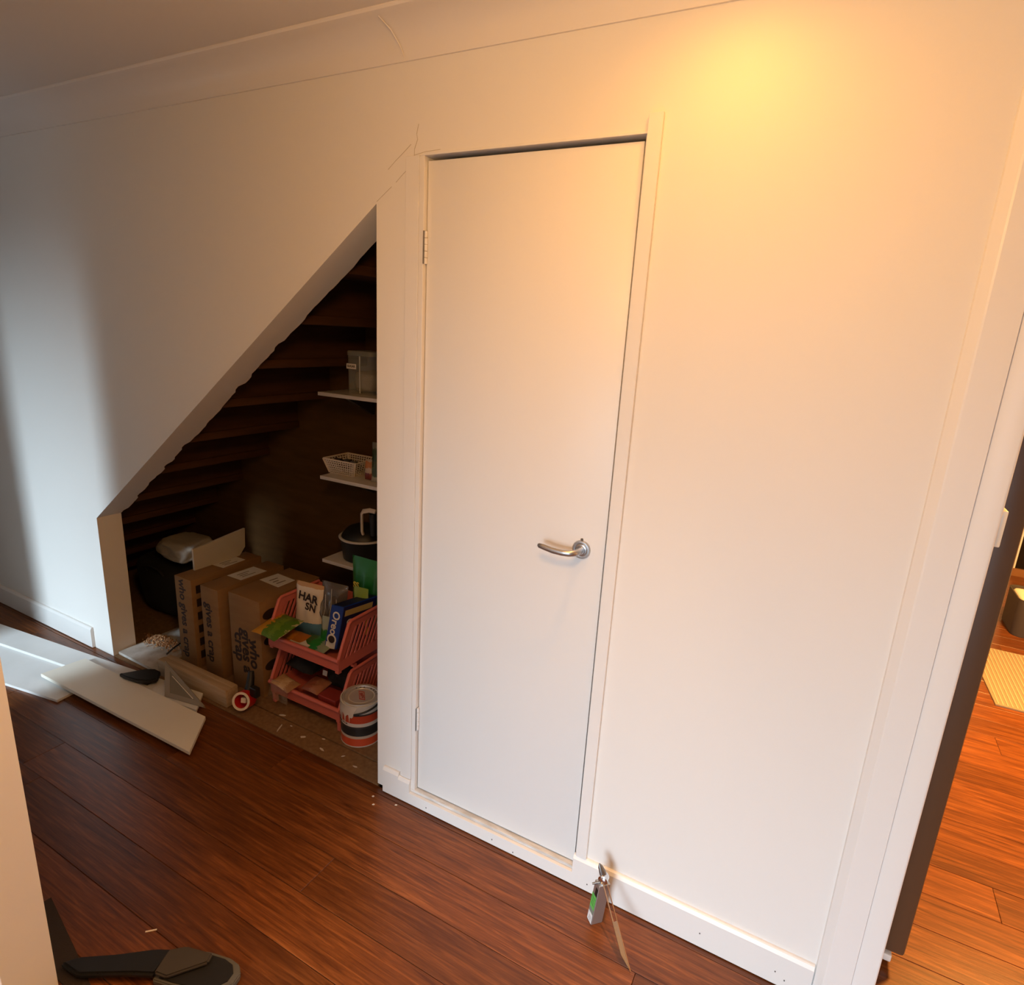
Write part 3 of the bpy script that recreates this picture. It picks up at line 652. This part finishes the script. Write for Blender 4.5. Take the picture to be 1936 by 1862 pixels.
bm = new_bm(); add_tube(bm, [cc - dirv*.050 + Vector((0, .0, .01)), (-2.075, .085, .100), (-2.085, .10, .130), (-2.09, .108, .155)], [.020, .018, .016, .012], 12); part('handle', bm, blackp_m, t, smooth=50)
bm = new_bm(); add_box(bm, (-2.035, .050, .080), (-1.995, .075, .125), .004); part('cutter', bm, blackp_m, t)
# ---- pink stacking bins
def side_panel(x, y0, z0, D, H, th, mirror, t):
    """tray side with slanted slots; front edge slopes back"""
    bm = new_bm(); P = lambda y, z: (x, y0 + y, z0 + z); ex = (th, 0, 0)
    add_prism(bm, [P(0, 0), P(D, 0), P(D, .045), P(.0, .045)], ex)                              # bottom band
    add_prism(bm, [P(.0, .0455), P(.028, .0455), P(.098, H - .03), P(.098, H), P(.072, H), P(.064, H - .010)], ex)      # sloping front band
    add_prism(bm, [P(.0985, H - .030), P(D, H - .030), P(D, H), P(.0985, H)], ex)                 # top rail
    add_prism(bm, [P(D - .03, .0455), P(D, .0455), P(D, H - .0305), P(D - .03, H - .0305)], ex)
    for k in range(8):                                                                          # slanted bars
        yb = .042 + k*.026; add_prism(bm, [P(yb, .0455), P(yb + .011, .0455), P(min(yb + .072, D - .031), H - .0305), P(min(yb + .061, D - .042), H - .0305)], ex)
    s = part('side_panel', bm, pink_m, t)
    xa = x - .010 if mirror else x; bm = new_bm()
    add_tube(bm, [Vector(P(-.002, .048)) + Vector((th/2, 0, 0)), Vector(P(.064, H - .006)) + Vector((th/2, 0, 0)), Vector(P(.078, H + .002)) + Vector((th/2, 0, 0)), Vector(P(D, H + .002)) + Vector((th/2, 0, 0))], .0075, 10)
    part('rolled_edge', bm, pink_m, s, smooth=50); return s
def crate(z0, label, feet=True):
    x0, x1, y0, D, H, th = -2.020, -1.612, .150, .30, .195, .005
    t = thing('stacking_bin', label, 'bin', ((x0 + x1)/2, y0 + D/2, z0), 'pink stacking bins')
    side_panel(x0, y0, z0 + .012, D, H, th, True, t); side_panel(x1 - th, y0, z0 + .012, D, H, th, False, t)
    bm = new_bm(); add_box(bm, (x0 + th, y0, z0 + .012), (x1 - th, y0 + D, z0 + .017)); part('tray_base', bm, pink_m, t)
    bm = new_bm(); add_box(bm, (x0 + th, y0 + D - .005, z0 + .0175), (x1 - th, y0 + D, z0 + .012 + H)); part('back_panel', bm, pink_m, t)
    bm = new_bm(); add_tube(bm, [(x0 - .004, y0 - .002, z0 + .062), (x1 + .004, y0 - .002, z0 + .062)], .0095, 12); part('front_rail', bm, pink_m, t, smooth=50)
    bm = new_bm(); add_box(bm, (x0 + th, y0 + .0005, z0 + .0175), (x1 - th, y0 + .0045, z0 + .053)); part('front_lip', bm, pink_m, t)
    for x in (x0 + .004, x1 - .022):
        for y in (y0 + .002, y0 + D - .022):
            bm = new_bm(); add_prism(bm, [(x, y, z0 + .0115), (x + .018, y, z0 + .0115), (x + .018, y + .018, z0 + .0115), (x, y + .018, z0 + .0115)], (0, 0, -.011)); part('foot', bm, pink_m, t)
    return t
crate(.0455, 'lower pink plastic stacking bin on the cupboard floor'); 
ct = bpy.data.objects['stacking_bin']
for x in (-2.018, -1.632):       # legs of the lower bin
    for y in (.155, .425):
        box_part('leg', (x, y, FZ), (x + .018, y + .018, .046), pink_m, ct, .001)
crate(.275, 'upper pink plastic stacking bin full of snack packets')
up = bpy.data.objects['stacking_bin.001']
for x in (-2.018, -1.632):       # uprights that carry the upper bin
    for y in (.240, .425):
        add = (x, y, .0575 + .195 + .0105); box_part('upright', (x, y, .264), (x + .018, y + .018, .2755), pink_m, up)
# ---- packets
def packet(name, label, cat, base, xdir, updir, w, h, th, m, group='snack packets in the pink bins', seed=1, crimp=True, amp=.10):
    m4 = frame(base, xdir, updir); nx, ny = 14, 18; bm = new_bm(); sides = []
    for sgn in (1, -1):
        rows = []
        for j in range(ny + 1):
            v = j/ny; row = []
            for i in range(nx + 1):
                u = i/nx*2 - 1; prof = (1 - abs(u)**2.6)**.6*math.sin(math.pi*min(max(v, 0), 1))**.55
                wob = amp*th*noise.noise(Vector((u*2.2 + seed, v*4.1, seed*2.0 + sgn)))*1.6*prof
                pinch = 1 - .06*math.sin(math.pi*v)
                row.append(bm.verts.new(m4 @ Vector((u*w/2*pinch, v*h, sgn*(th/2*prof + .0006) + wob))))
            rows.append(row)
        for a, b in zip(rows, rows[1:]):
            for i in range(nx): bm.faces.new((a[i], a[i+1], b[i+1], b[i]))
        sides.append(rows)
    bmesh.ops.remove_doubles(bm, verts=bm.verts, dist=.0016); bmesh.ops.recalc_face_normals(bm, faces=bm.faces)
    t = thing(name, label, cat, base, group); p = part('pouch', bm, m, t, smooth=60)
    return t, m4
UZ = .295
hb = bands('white_blue_bag', [(0, (.10, .26, .42)), (.30, (.72, .64, .52)), (.93, (.55, .32, .14))], 2, .35, .03)
t, m4 = packet('snack_bag', 'white and blue crisp bag with black lettering in the upper bin', 'snack bag', (-1.925, .285, UZ), (1, .12, 0), (-.10, .10, 1), .150, .250, .045, hb, seed=2)
text_part('HAR', .052, m4 @ Matrix.Translation((.012, .190, .0262)) @ Matrix.Rotation(-.12, 4, 'Z'), ink_m, t, bold=.03)
text_part('SN', .046, m4 @ Matrix.Translation((.028, .148, .0268)) @ Matrix.Rotation(-.12, 4, 'Z'), ink_m, t, bold=.03)
t, m4 = packet('clear_bag', 'crumpled clear plastic bag right of the white crisp bag', 'bag', (-1.805, .310, UZ), (1, .1, 0), (.02, .12, 1), .140, .27, .06, mat('crumpled_clear_film', (.13, .12, .11), .12, alpha=.75, spec=.8), seed=5, amp=.5)
for i, (dx, l) in enumerate(((-.03, .12), (.0, .15), (.028, .11))):
    bm = new_bm(); add_tube(bm, [m4 @ Vector((dx, .10, .034)), m4 @ Vector((dx + .012, .10 + l*.5, .036)), m4 @ Vector((dx + .004, .10 + l, .028))], .0016, 6); part('fold_line', bm, mat('film_fold%d' % i, (.45, .43, .40), .2), t)
gm = bands('green_bag_print', [(0, (.01, .10, .02)), (.45, (.012, .13, .025)), (.80, (.02, .17, .04))], 2, .3, .1)
t, m4 = packet('snack_bag', 'dark green chip bag at the right behind the blue box', 'snack bag', (-1.70, .405, UZ), (1, 0, 0), (.10, .03, 1), .15, .385, .05, gm, seed=9)
text_part('SS', .036, m4 @ Matrix.Translation((-.030, .262, .027)), mat('yellow_print', (.75, .62, .10), .5), t, bold=.03)
text_part('CRSP', .020, m4 @ Matrix.Translation((-.036, .325, .0275)), sticker_m, t, bold=.02) if False else None
ym = bands('yellow_green_packet', [(0, (.55, .38, .03)), (.35, (.50, .42, .05)), (.62, (.22, .30, .03))], 2, .35, .1)
packet('snack_packet', 'yellow and green flat packet between the green bag and the blue box', 'packet', (-1.668, .345, .36), (1, .1, 0), (.08, .03, 1), .075, .215, .020, ym, seed=4)
vm = bands('green_leaf_packet', [(0, (.62, .28, .02)), (.34, (.10, .22, .02)), (.55, (.16, .28, .03)), (.70, (.09, .20, .02)), (.92, (.50, .40, .20))], 0, .35, .35)
t, m4 = packet('snack_packet', 'green and orange packet hanging over the left front rim of the upper bin', 'packet', (-2.060, .178, .375), (.10, .55, .16), (.95, -.10, .17), .15, .200, .034, vm, seed=6)
packet('snack_packet', 'orange packet lying low in the upper bin behind the front rail', 'packet', (-1.975, .200, .335), (0, .5, .1), (1, 0, .04), .07, .13, .025, bands('orange_pack', [(0, (.55, .20, .02)), (.6, (.42, .14, .02))], 0, .4, .2), seed=11)
packet('snack_packet', 'small dark green packet lying in the middle of the upper bin', 'packet', (-1.875, .215, .330), (0, 1, .2), (1, .05, .06), .09, .16, .03, bands('green_pack2', [(0, (.03, .12, .02)), (.4, (.012, .20, .03)), (.7, (.25, .30, .22))], 0, .35, .3), seed=12)
packet('snack_packet', 'bright green packet leaning beside the blue box', 'packet', (-1.765, .235, .315), (1, .1, 0), (-.05, .15, 1), .065, .135, .025, bands('bright_green', [(0, (.01, .16, .02)), (.6, (.30, .34, .26))], 2, .35, .3), seed=14)
bm = new_bm(); add_prism(bm, [(-1.905, .165, .3335), (-1.80, .168, .3335), (-1.80, .205, .337), (-1.90, .21, .337)], (0, 0, .004)); solo('white_card', bm, sticker_m, 'white card edge lying behind the front rail of the upper bin', 'card', (-1.85, .185, .33))
# blue box
t = thing('biscuit_box', 'blue biscuit box with white lettering leaning in the upper bin', 'box', (-1.715, .235, .335))
bx = Vector((1, .75, .10)).normalized(); bz = Vector((.12, .10, 1)).normalized(); by = bz.cross(bx).normalized(); bz = bx.cross(by)
bl = Vector((-1.745, .205, .335)); blue_m = mat('blue_carton', (.008, .040, .26), .4); navy_m = mat('navy_carton', (.006, .010, .06), .4)
w1, d1, h1 = .060, .165, .195
# narrow blue face looks at the hall; the long dark side runs back to the right
fx = Vector((1, .12, .05)).normalized(); sy = Vector((.28, 1, .02)).normalized(); uz = Vector((.13, .12, 1)).normalized()
bm = new_bm(); add_prism(bm, [bl, bl + fx*w1, bl + fx*w1 + uz*h1, bl + uz*h1], sy*d1); bmesh.ops.bevel(bm, geom=list(bm.edges), offset=.0015, segments=1, affect='EDGES'); part('carton', bm, blue_m, t)
nf = fx.cross(uz).normalized(); nf = nf if nf.y < 0 else -nf; ns = uz.cross(sy).normalized(); ns = ns if ns.x > 0 else -ns
nt_ = fx.cross(sy).normalized(); nt_ = nt_ if nt_.z > 0 else -nt_
bm = new_bm(); q = bl + fx*w1 + ns*.0006; add_prism(bm, [q + sy*.003 + uz*.003, q + sy*(d1-.003) + uz*.003, q + sy*(d1-.003) + uz*(h1-.003), q + sy*.003 + uz*(h1-.003)], ns*.0005); part('side_print', bm, navy_m, t)
bm = new_bm(); q = bl + uz*h1 + nt_*.0006; add_prism(bm, [q + fx*.003 + sy*.003, q + fx*(w1-.003) + sy*.003, q + fx*(w1-.003) + sy*(d1-.003), q + fx*.003 + sy*(d1-.003)], nt_*.0005); part('top_print', bm, navy_m, t)
fm = frame(bl + fx*w1*.52 + uz*h1*.60 + nf*.0012, uz*-1, fx); 
if (fm.to_3x3() @ Vector((0, 0, 1))).dot(nf) < 0: fm = frame(bl + fx*w1*.52 + uz*h1*.60 + nf*.0012, uz, -fx)
text_part('Oreo', .048, fm, sticker_m, t, bold=.02)
bm = new_bm(); add_lathe(bm, [(0, 0), (.023, 0), (.023, .0008), (0, .0008)], bl + fx*w1*.5 + uz*h1*.22 + nf*.0004, 24, nf.to_track_quat('Z', 'Y').to_matrix()); part('biscuit_ring', bm, sticker_m, t)
bm = new_bm(); add_lathe(bm, [(0, 0), (.016, 0), (.016, .0008), (0, .0008)], bl + fx*w1*.5 + uz*h1*.22 + nf*.0014, 24, nf.to_track_quat('Z', 'Y').to_matrix()); part('biscuit', bm, ink_m, t)
bm = new_bm(); q = bl + nf*.0006; add_prism(bm, [q + fx*.006 + uz*.001, q + fx*.052 + uz*.001, q + fx*.052 + uz*.030, q + fx*.006 + uz*.030], nf*.0006); part('barcode_panel', bm, sticker_m, t)
sm = frame(bl + fx*w1 + sy*d1*.50 + uz*h1*.58 + ns*.0016, sy, uz); text_part('OREO', .040, sm, sticker_m, t, bold=.015)
bm = new_bm(); q = bl + fx*w1 + ns*.0012; add_prism(bm, [q + sy*.012 + uz*h1*.76, q + sy*.145 + uz*h1*.76, q + sy*.145 + uz*h1*.90, q + sy*.012 + uz*h1*.90], ns*.0005); part('gold_band', bm, mat('gold_band', (.40, .30, .10), .5), t)
# contents of the lower bin
LZ = .064; g2 = 'packets in the lower pink bin'
packet('black_pouch', 'black pouch sticking out of the lower bin at left', 'pouch', (-2.005, .275, .165), (.12, 1, .1), (1, .03, .10), .10, .185, .060, blackf_m, g2, seed=21)
packet('bread_packet', 'pale clear packet of flat food hanging over the lower bin front', 'packet', (-2.000, .170, .122), (.1, .6, .12), (1, .02, .03), .07, .13, .022, bands('pale_food', [(0, (.50, .30, .14)), (.4, (.58, .38, .20)), (.7, (.38, .20, .10))], 0, .25, .5), g2, seed=22)
packet('meat_packet', 'reddish brown packet lying in the middle of the lower bin', 'packet', (-1.865, .225, .120), (0, 1, .15), (1, .02, .0), .10, .10, .030, bands('red_brown', [(0, (.30, .09, .05)), (.5, (.38, .16, .09))], 0, .3, .5), g2, seed=23)
bm = new_bm(); add_box(bm, (-1.755, .170, .075), (-1.655, .24, .125), .003); solo('small_box', bm, mat('dark_red_carton', (.28, .035, .03), .5), 'small dark red box at the right of the lower bin', 'box', (-1.70, .2, LZ))
t = thing('dark_pouch', 'black pouch with a small white tag at the right of the lower bin', 'pouch', (-1.74, .26, LZ), g2)
bm = new_bm(); lumpy(bm, (-1.735, .300, .155), (.080, .045, .060), 5.5, .2); part('pouch_body', bm, blackf_m, t, smooth=60)
bm = new_bm(); add_prism(bm, [(-1.80, .245, .165), (-1.775, .245, .165), (-1.772, .247, .19), (-1.798, .247, .19)], (0, -.001, 0)); part('tag', bm, sticker_m, t)
t, m4 = packet('clear_film', 'torn clear wrapper drooping from the lower bin over the floor', 'wrapper', (-1.955, .128, .045), (1, -.05, 0), (0, .18, 1), .13, .085, .012, mat('thin_film', (.55, .45, .36), .1, alpha=.18, spec=.9), g2, seed=30, amp=.6)
# ---- paint can
cx_, cy_ = -1.527, .187; R0 = .0835; Z0 = FZ; ZT = .192
t = thing('paint_can', 'white and red paint can with spilled drips beside the post', 'paint can', (cx_, cy_, Z0))
can_m = bands('paint_can_print', [(0, (.55, .52, .48)), (.03, (.50, .07, .025)), (.21, (.46, .40, .34)), (.27, (.020, .020, .022)), (.45, (.035, .034, .034)), (.50, (.58, .54, .50)), (.58, (.46, .06, .025)), (.76, (.035, .03, .03)), (.80, (.60, .56, .50))], 2, .35)
bm = new_bm(); add_lathe(bm, [(0, Z0), (R0 - .002, Z0), (R0, Z0 + .003), (R0 - .0012, Z0 + .006), (R0 - .0012, ZT - .008), (R0, ZT - .005), (R0, ZT), (R0 - .006, ZT + .001), (R0 - .007, ZT - .004), (0, ZT - .004)], (cx_, cy_, 0), 64); part('can_body', bm, can_m, t, smooth=35)
lid_m = mat('tin_lid', (.56, .55, .54), .35, metal=.35)
bm = new_bm(); add_lathe(bm, [(0, ZT - .003), (.047, ZT - .003), (.049, ZT - .0045), (.053, ZT - .0045), (.055, ZT - .002), (.066, ZT - .002), (.068, ZT + .0025), (.0745, ZT + .003), (.076, ZT - .001)], (cx_, cy_, 0), 64); lid = part('lid', bm, lid_m, t, 'round tin lid', smooth=35)
e1 = Vector((.78, -.62, 0)); e2 = Vector((.62, .78, 0)); lc = Vector((cx_, cy_ + .004, ZT - .0028))
def lid_poly(k): return [lc + e1*a*k + e2*b*k for a, b in ((-.034, -.006), (.020, -.013), (.034, .006), (-.020, .013))]
bm = new_bm(); add_prism(bm, lid_poly(1.12), (0, 0, .0004)); part('logo_border', bm, mat('logo_red', (.45, .03, .04), .5), lid)
bm = new_bm(); add_prism(bm, [p + Vector((0, 0, .0005)) for p in lid_poly(.92)], (0, 0, .0003)); part('logo_field', bm, mat('logo_pale', (.50, .30, .28), .5), lid)
text_part('BIN', .016, frame(lc + Vector((0, 0, .001)), e1 + e2*.10, e2), mat('logo_dark_red', (.30, .02, .03), .5), lid, bold=.02, sx=1.5, shear=.3)
for s, a in (('THE BEST', 2.05),):
    for i, ch in enumerate(s):
        if ch == ' ': continue
        an = math.radians(150 - i*15); r = .0605
        text_part(ch, .011, frame(lc + Vector((math.cos(an)*r*1.0, math.sin(an)*r - .004, .0014)), (math.sin(an), -math.cos(an), 0), (math.cos(an), math.sin(an), 0)), ink_m, lid, bold=.02)
bm = new_bm(); rnd = random.Random(8)      # spilled paint coat with runs
a0, a1, n = math.radians(195), math.radians(300), 90; rows = []
for i in range(n + 1):
    a = a0 + (a1 - a0)*i/n; run = .040 + .006*math.sin(i*.35); ph = (i % 13)
    if i > 8 and i < n - 6: run += {5: .026, 6: .034, 7: .022}.get(ph, 0)*(.55 + .45*math.sin(i*1.7)**2)
    edge = min(1, min(i, n - i)/10); zt = ZT - .006; zb = zt - run*edge - .001
    rr = R0 + .0004; row = []
    for z, r in ((zt, rr), (zt - (zt - zb)*.5, rr + .0014), (zb + .0008, rr + .0012), (zb, rr - .001)): row.append(bm.verts.new((cx_ + r*math.cos(a), cy_ + r*math.sin(a), z)))
    rows.append(row)
for p, q in zip(rows, rows[1:]):
    for k in range(3): bm.faces.new((p[k], q[k], q[k+1], p[k+1]))
bmesh.ops.recalc_face_normals(bm, faces=bm.faces); part('paint_runs', bm, paintw_m, t, 'dried white paint runs', smooth=50)
def can_text(s, size, z, a_c, m_):
    for i, ch in enumerate(s):
        if ch == ' ': continue
        a = a_c + (i - len(s)/2)*size*.62/R0; rr = R0 - .0004
        text_part(ch, size, frame((cx_ + rr*math.cos(a), cy_ + rr*math.sin(a), z), (-math.sin(a), math.cos(a), 0), (0, 0, 1)), m_, t, bold=.015)
can_text('PRIMER SEALER', .008, .108, math.radians(250), ink_m)
bm = new_bm(); pts = []
for i in range(13):
    a = math.radians(-80 + i*-2 + 0) if False else math.radians(292 + i*6); pts.append((cx_ + (R0 + .003)*math.cos(a), cy_ + (R0 + .003)*math.sin(a), ZT - .034 + .0022*i))
add_tube(bm, pts, .004, 8); part('bail_handle', bm, blackp_m, t, 'black handle', smooth=50)
# ---- shelves
def shelf(z, x1, label):
    t = thing('cupboard_shelf', label, 'shelf', (-1.6, .62, z), 'white cupboard shelves')
    box_part('shelf_board', (-2.045, .500, z - .016), (x1, YW - .001, z), shelf_m, t, .001)
    bm = new_bm(); add_prism(bm, [(-1.95, YW - .001, z - .0165), (-1.95, YW - .016, z - .0165), (-1.95, .56, z - .0165), (-1.95, .56, z - .022), (-1.95, YW - .016, z - .11), (-1.95, YW - .001, z - .11)], (.018, 0, 0)); part('bracket', bm, dsteel_m, t)
    return t
S1, S2, S3 = 1.362, .980, .573
shelf(S1, -1.0, 'top white shelf with the clear container inside the cupboard')
shelf(S2, -1.0, 'middle white shelf with the woven basket inside the cupboard')
shelf(S3, -1.0, 'lowest white shelf with the black pot inside the cupboard')
# clear container
t = thing('clear_container', 'clear plastic food container with a white label on the top shelf', 'container', (-1.85, .61, S1))
bm = new_bm(); shell(bm, [(0, S1 + .0005), (.004, S1 + .006), (.008, S1 + .165)], -1.862, .63, .135, .13, .016); part('container_body', bm, clear_m, t, smooth=40)
bm = new_bm(); shell(bm, [(.014, S1 + .1655), (.016, S1 + .180), (.008, S1 + .186)], -1.862, .63, .135, .13, .016); part('container_lid', bm, mat('frosted_lid', (.30, .30, .28), .4, alpha=.6), t, smooth=40)
bm = new_bm(); lumpy(bm, (-1.862, .63, S1 + .055), (.058, .055, .046), 4.0, .15, 3, .6); part('contents', bm, mat('grain_contents', (.22, .17, .10), .9, bump=(200, .5, .003)), t, smooth=50)
bm = new_bm(); add_box(bm, (-1.930, .5598, S1 + .108), (-1.875, .5604, S1 + .130)); lb = part('name_label', bm, sticker_m, t, 'white name label')
text_part('SUGAR', .014, frame((-1.9025, .5590, S1 + .119), (1, 0, 0), (0, 0, 1)), ink_m, lb, bold=.02)
bm = new_bm(); add_tube(bm, [(-1.853, .559, S1 + .006), (-1.853, .558, S1 + .165)], .003, 8); part('moulded_rib', bm, mat('rib_plastic', (.55, .54, .50), .2, alpha=.8), t, smooth=40)  # rib is more opaque than the clear body
# basket
t = thing('woven_basket', 'small white open-weave plastic basket on the middle shelf', 'basket', (-1.955, .62, S2))
bk_m = mat('off_white_basket', (.66, .58, .50), .5)
def lattice(bm, p00, p10, p01, p11, nu, nv, w=.0022, th=.002):
    p00, p10, p01, p11 = map(Vector, (p00, p10, p01, p11)); nn = (p10 - p00).cross(p01 - p00).normalized()*th
    def bar(a, b, side):
        add_prism(bm, [a - side, b - side, b + side, a + side], nn)
    for i in range(nu + 1):
        u = i/nu; a, b = p00.lerp(p10, u), p01.lerp(p11, u); bar(a, b, (p10 - p00).normalized()*w*(1 if 0 < i < nu else 3))
    for j in range(nv + 1):
        v = j/nv; a, b = p00.lerp(p01, v), p10.lerp(p11, v); bar(a, b, (p01 - p00).normalized()*w*(1 if 0 < j < nv else 2))
bb0, bt0 = S2 + .002, S2 + .068
lo_ = [(-2.052, .572), (-1.908, .572), (-1.908, .700), (-2.052, .700)]; hi_ = [(-2.076, .556), (-1.884, .556), (-1.884, .716), (-2.076, .716)]
for i in range(4):
    j = (i + 1) % 4; bm = new_bm(); lattice(bm, (*lo_[i], bb0), (*lo_[j], bb0), (*hi_[i], bt0), (*hi_[j], bt0), 13 if i % 2 == 0 else 9, 6); part('woven_side', bm, bk_m, t)
bm = new_bm(); add_prism(bm, [(x, y, bb0 - .001) for x, y in lo_], (0, 0, .002)); part('basket_base', bm, bk_m, t)
bm = new_bm()
for i in range(4):
    j = (i + 1) % 4; add_tube(bm, [(*hi_[i], bt0), (*hi_[j], bt0)], .0038, 8)
part('rim', bm, bk_m, t, smooth=40)
for i, (x, y, z, l) in enumerate(((-2.025, .625, .030, 'leftmost dark jar lying in the white basket'), (-1.978, .640, .030, 'middle dark jar lying in the white basket'), (-1.931, .625, .030, 'rightmost dark jar lying in the white basket'))):
    t = thing('spice_jar', l, 'jar', (x, y, S2 + z - .02), 'jars in the white basket'); rj = Euler((1.15, 0, .12*(i - 1))).to_matrix()
    bm = new_bm(); add_lathe(bm, [(0, -.035), (.018, -.035), (.020, -.032), (.020, .022), (.015, .030), (0, .030)], (x, y, S2 + z + .008), 24, rj); part('jar_body', bm, mat('dark_glass%d' % i, (.012, .010, .010), .12), t, smooth=40)
    bm = new_bm(); add_lathe(bm, [(0, .0305), (.018, .0305), (.018, .044), (0, .044)], (x, y, S2 + z + .008), 24, rj); part('jar_cap', bm, dsteel_m, t, smooth=40)
packet('snack_packet', 'orange and white packet beside the basket on the middle shelf', 'packet', (-1.815, .575, S2 + .002), (1, 0, 0), (0, .05, 1), .055, .095, .03, bands('orange_white', [(0, (.18, .03, .02)), (.35, (.50, .36, .26)), (.6, (.42, .16, .05)), (.9, (.45, .36, .28))], 2, .4, .2), 'packets on the middle shelf', seed=41)
packet('dark_packet', 'dark green packet at the far right of the middle shelf', 'packet', (-1.752, .56, S2 + .001), (1, .1, 0), (-.06, .05, 1), .075, .18, .04, bands('dark_green_pk', [(0, (.36, .33, .25)), (.14, (.06, .08, .03)), (.55, (.03, .05, .02)), (.85, (.16, .15, .12))], 2, .35, .2), 'packets on the middle shelf', seed=42)
# pot on the lowest shelf
px_, py_ = -1.895, .628
t = thing('cooking_pot', 'black cooking pot with a chrome rim on the lowest shelf', 'pot', (px_, py_, S3))
bm = new_bm(); add_lathe(bm, [(0, S3 + .0005), (.090, S3 + .0005), (.100, S3 + .008), (.104, S3 + .040), (.113, S3 + .106), (.108, S3 + .106), (.098, S3 + .02), (0, S3 + .02)], (px_, py_, 0), 48); part('pot_body', bm, blackp_m, t, smooth=40)
bm = new_bm(); add_lathe(bm, [(.1135, S3 + .1065), (.119, S3 + .108), (.1205, S3 + .113), (.116, S3 + .117), (.108, S3 + .116), (.108, S3 + .1065)], (px_, py_, 0), 48); part('chrome_rim', bm, mat('bright_rim_metal', (.80, .79, .77), .25, metal=.3), t, smooth=50)
bm = new_bm(); add_lathe(bm, [(.1075, S3 + .1165), (.100, S3 + .130), (.080, S3 + .152), (.045, S3 + .166), (.0, S3 + .170)], (px_, py_ , 0), 48); part('pot_lid', bm, blackp_m, t, smooth=50)
gx, gy = -1.842, py_ - .075
bm = new_bm(); add_tube(bm, [(gx, gy + .005, S3 + .150), (gx - .001, gy, S3 + .165), (gx - .002, gy, S3 + .248), (gx + .006, gy, S3 + .262), (gx + .040, gy + .004, S3 + .272), (gx + .072, gy + .008, S3 + .270)], [(.007, .013), (.007, .013), (.007, .013), (.006, .012), (.005, .011), (.005, .010)], 12); part('grip', bm, mat('white_grip', (.55, .47, .39), .4), t, 'white squared grip', smooth=50)
bm = new_bm(); add_tube(bm, [(gx + .05, gy + .02, S3 + .150), (gx + .05, gy + .015, S3 + .255)], .016, 12); part('lid_post', bm, blackp_m, t, smooth=50)
t = thing('dark_jug', 'tall black jug right of the pot on the lowest shelf', 'jug', (-1.705, .675, S3))
bm = new_bm(); add_lathe(bm, [(0, S3 + .0005), (.0, S3 + .001), (.040, S3 + .001), (.045, S3 + .02), (.043, S3 + .30), (.034, S3 + .34), (0, S3 + .345)], (-1.705, .675, 0), 28); part('jug_body', bm, blackp_m, t, smooth=40)
# ---- unseen globe lamp added above the frame to spread warm light
t = thing('fill_globe_lamp', 'unseen warm globe lamp added near the camera as broad fill light', 'light', (-.32, -1.12, CEIL))
bm = new_bm(); add_tube(bm, [(-.32, -1.12, CEIL - .001), (-.32, -1.12, CEIL - .10)], .006, 10); part('stem', bm, white_m, t, smooth=50)
bm = new_bm(); add_lathe(bm, [(.018, -.10), (.05, -.105), (.075, -.13), (.085, -.17), (.075, -.21), (.045, -.238), (0, -.246)], (-.32, -1.12, CEIL), 32)
part('globe', bm, mat('fill_globe_glass', (1, .85, .6), .4, emit=((1, .52, .18), 14)), t, smooth=60)
l = bpy.data.lights.new('fill_globe_light', 'POINT'); l.energy = 25; l.color = (1.0, .50, .135); l.shadow_soft_size = .10
o = bpy.data.objects.new('fill_globe_light', l); COL.objects.link(o); o.parent = t; o.location = (0, 0, -.34)
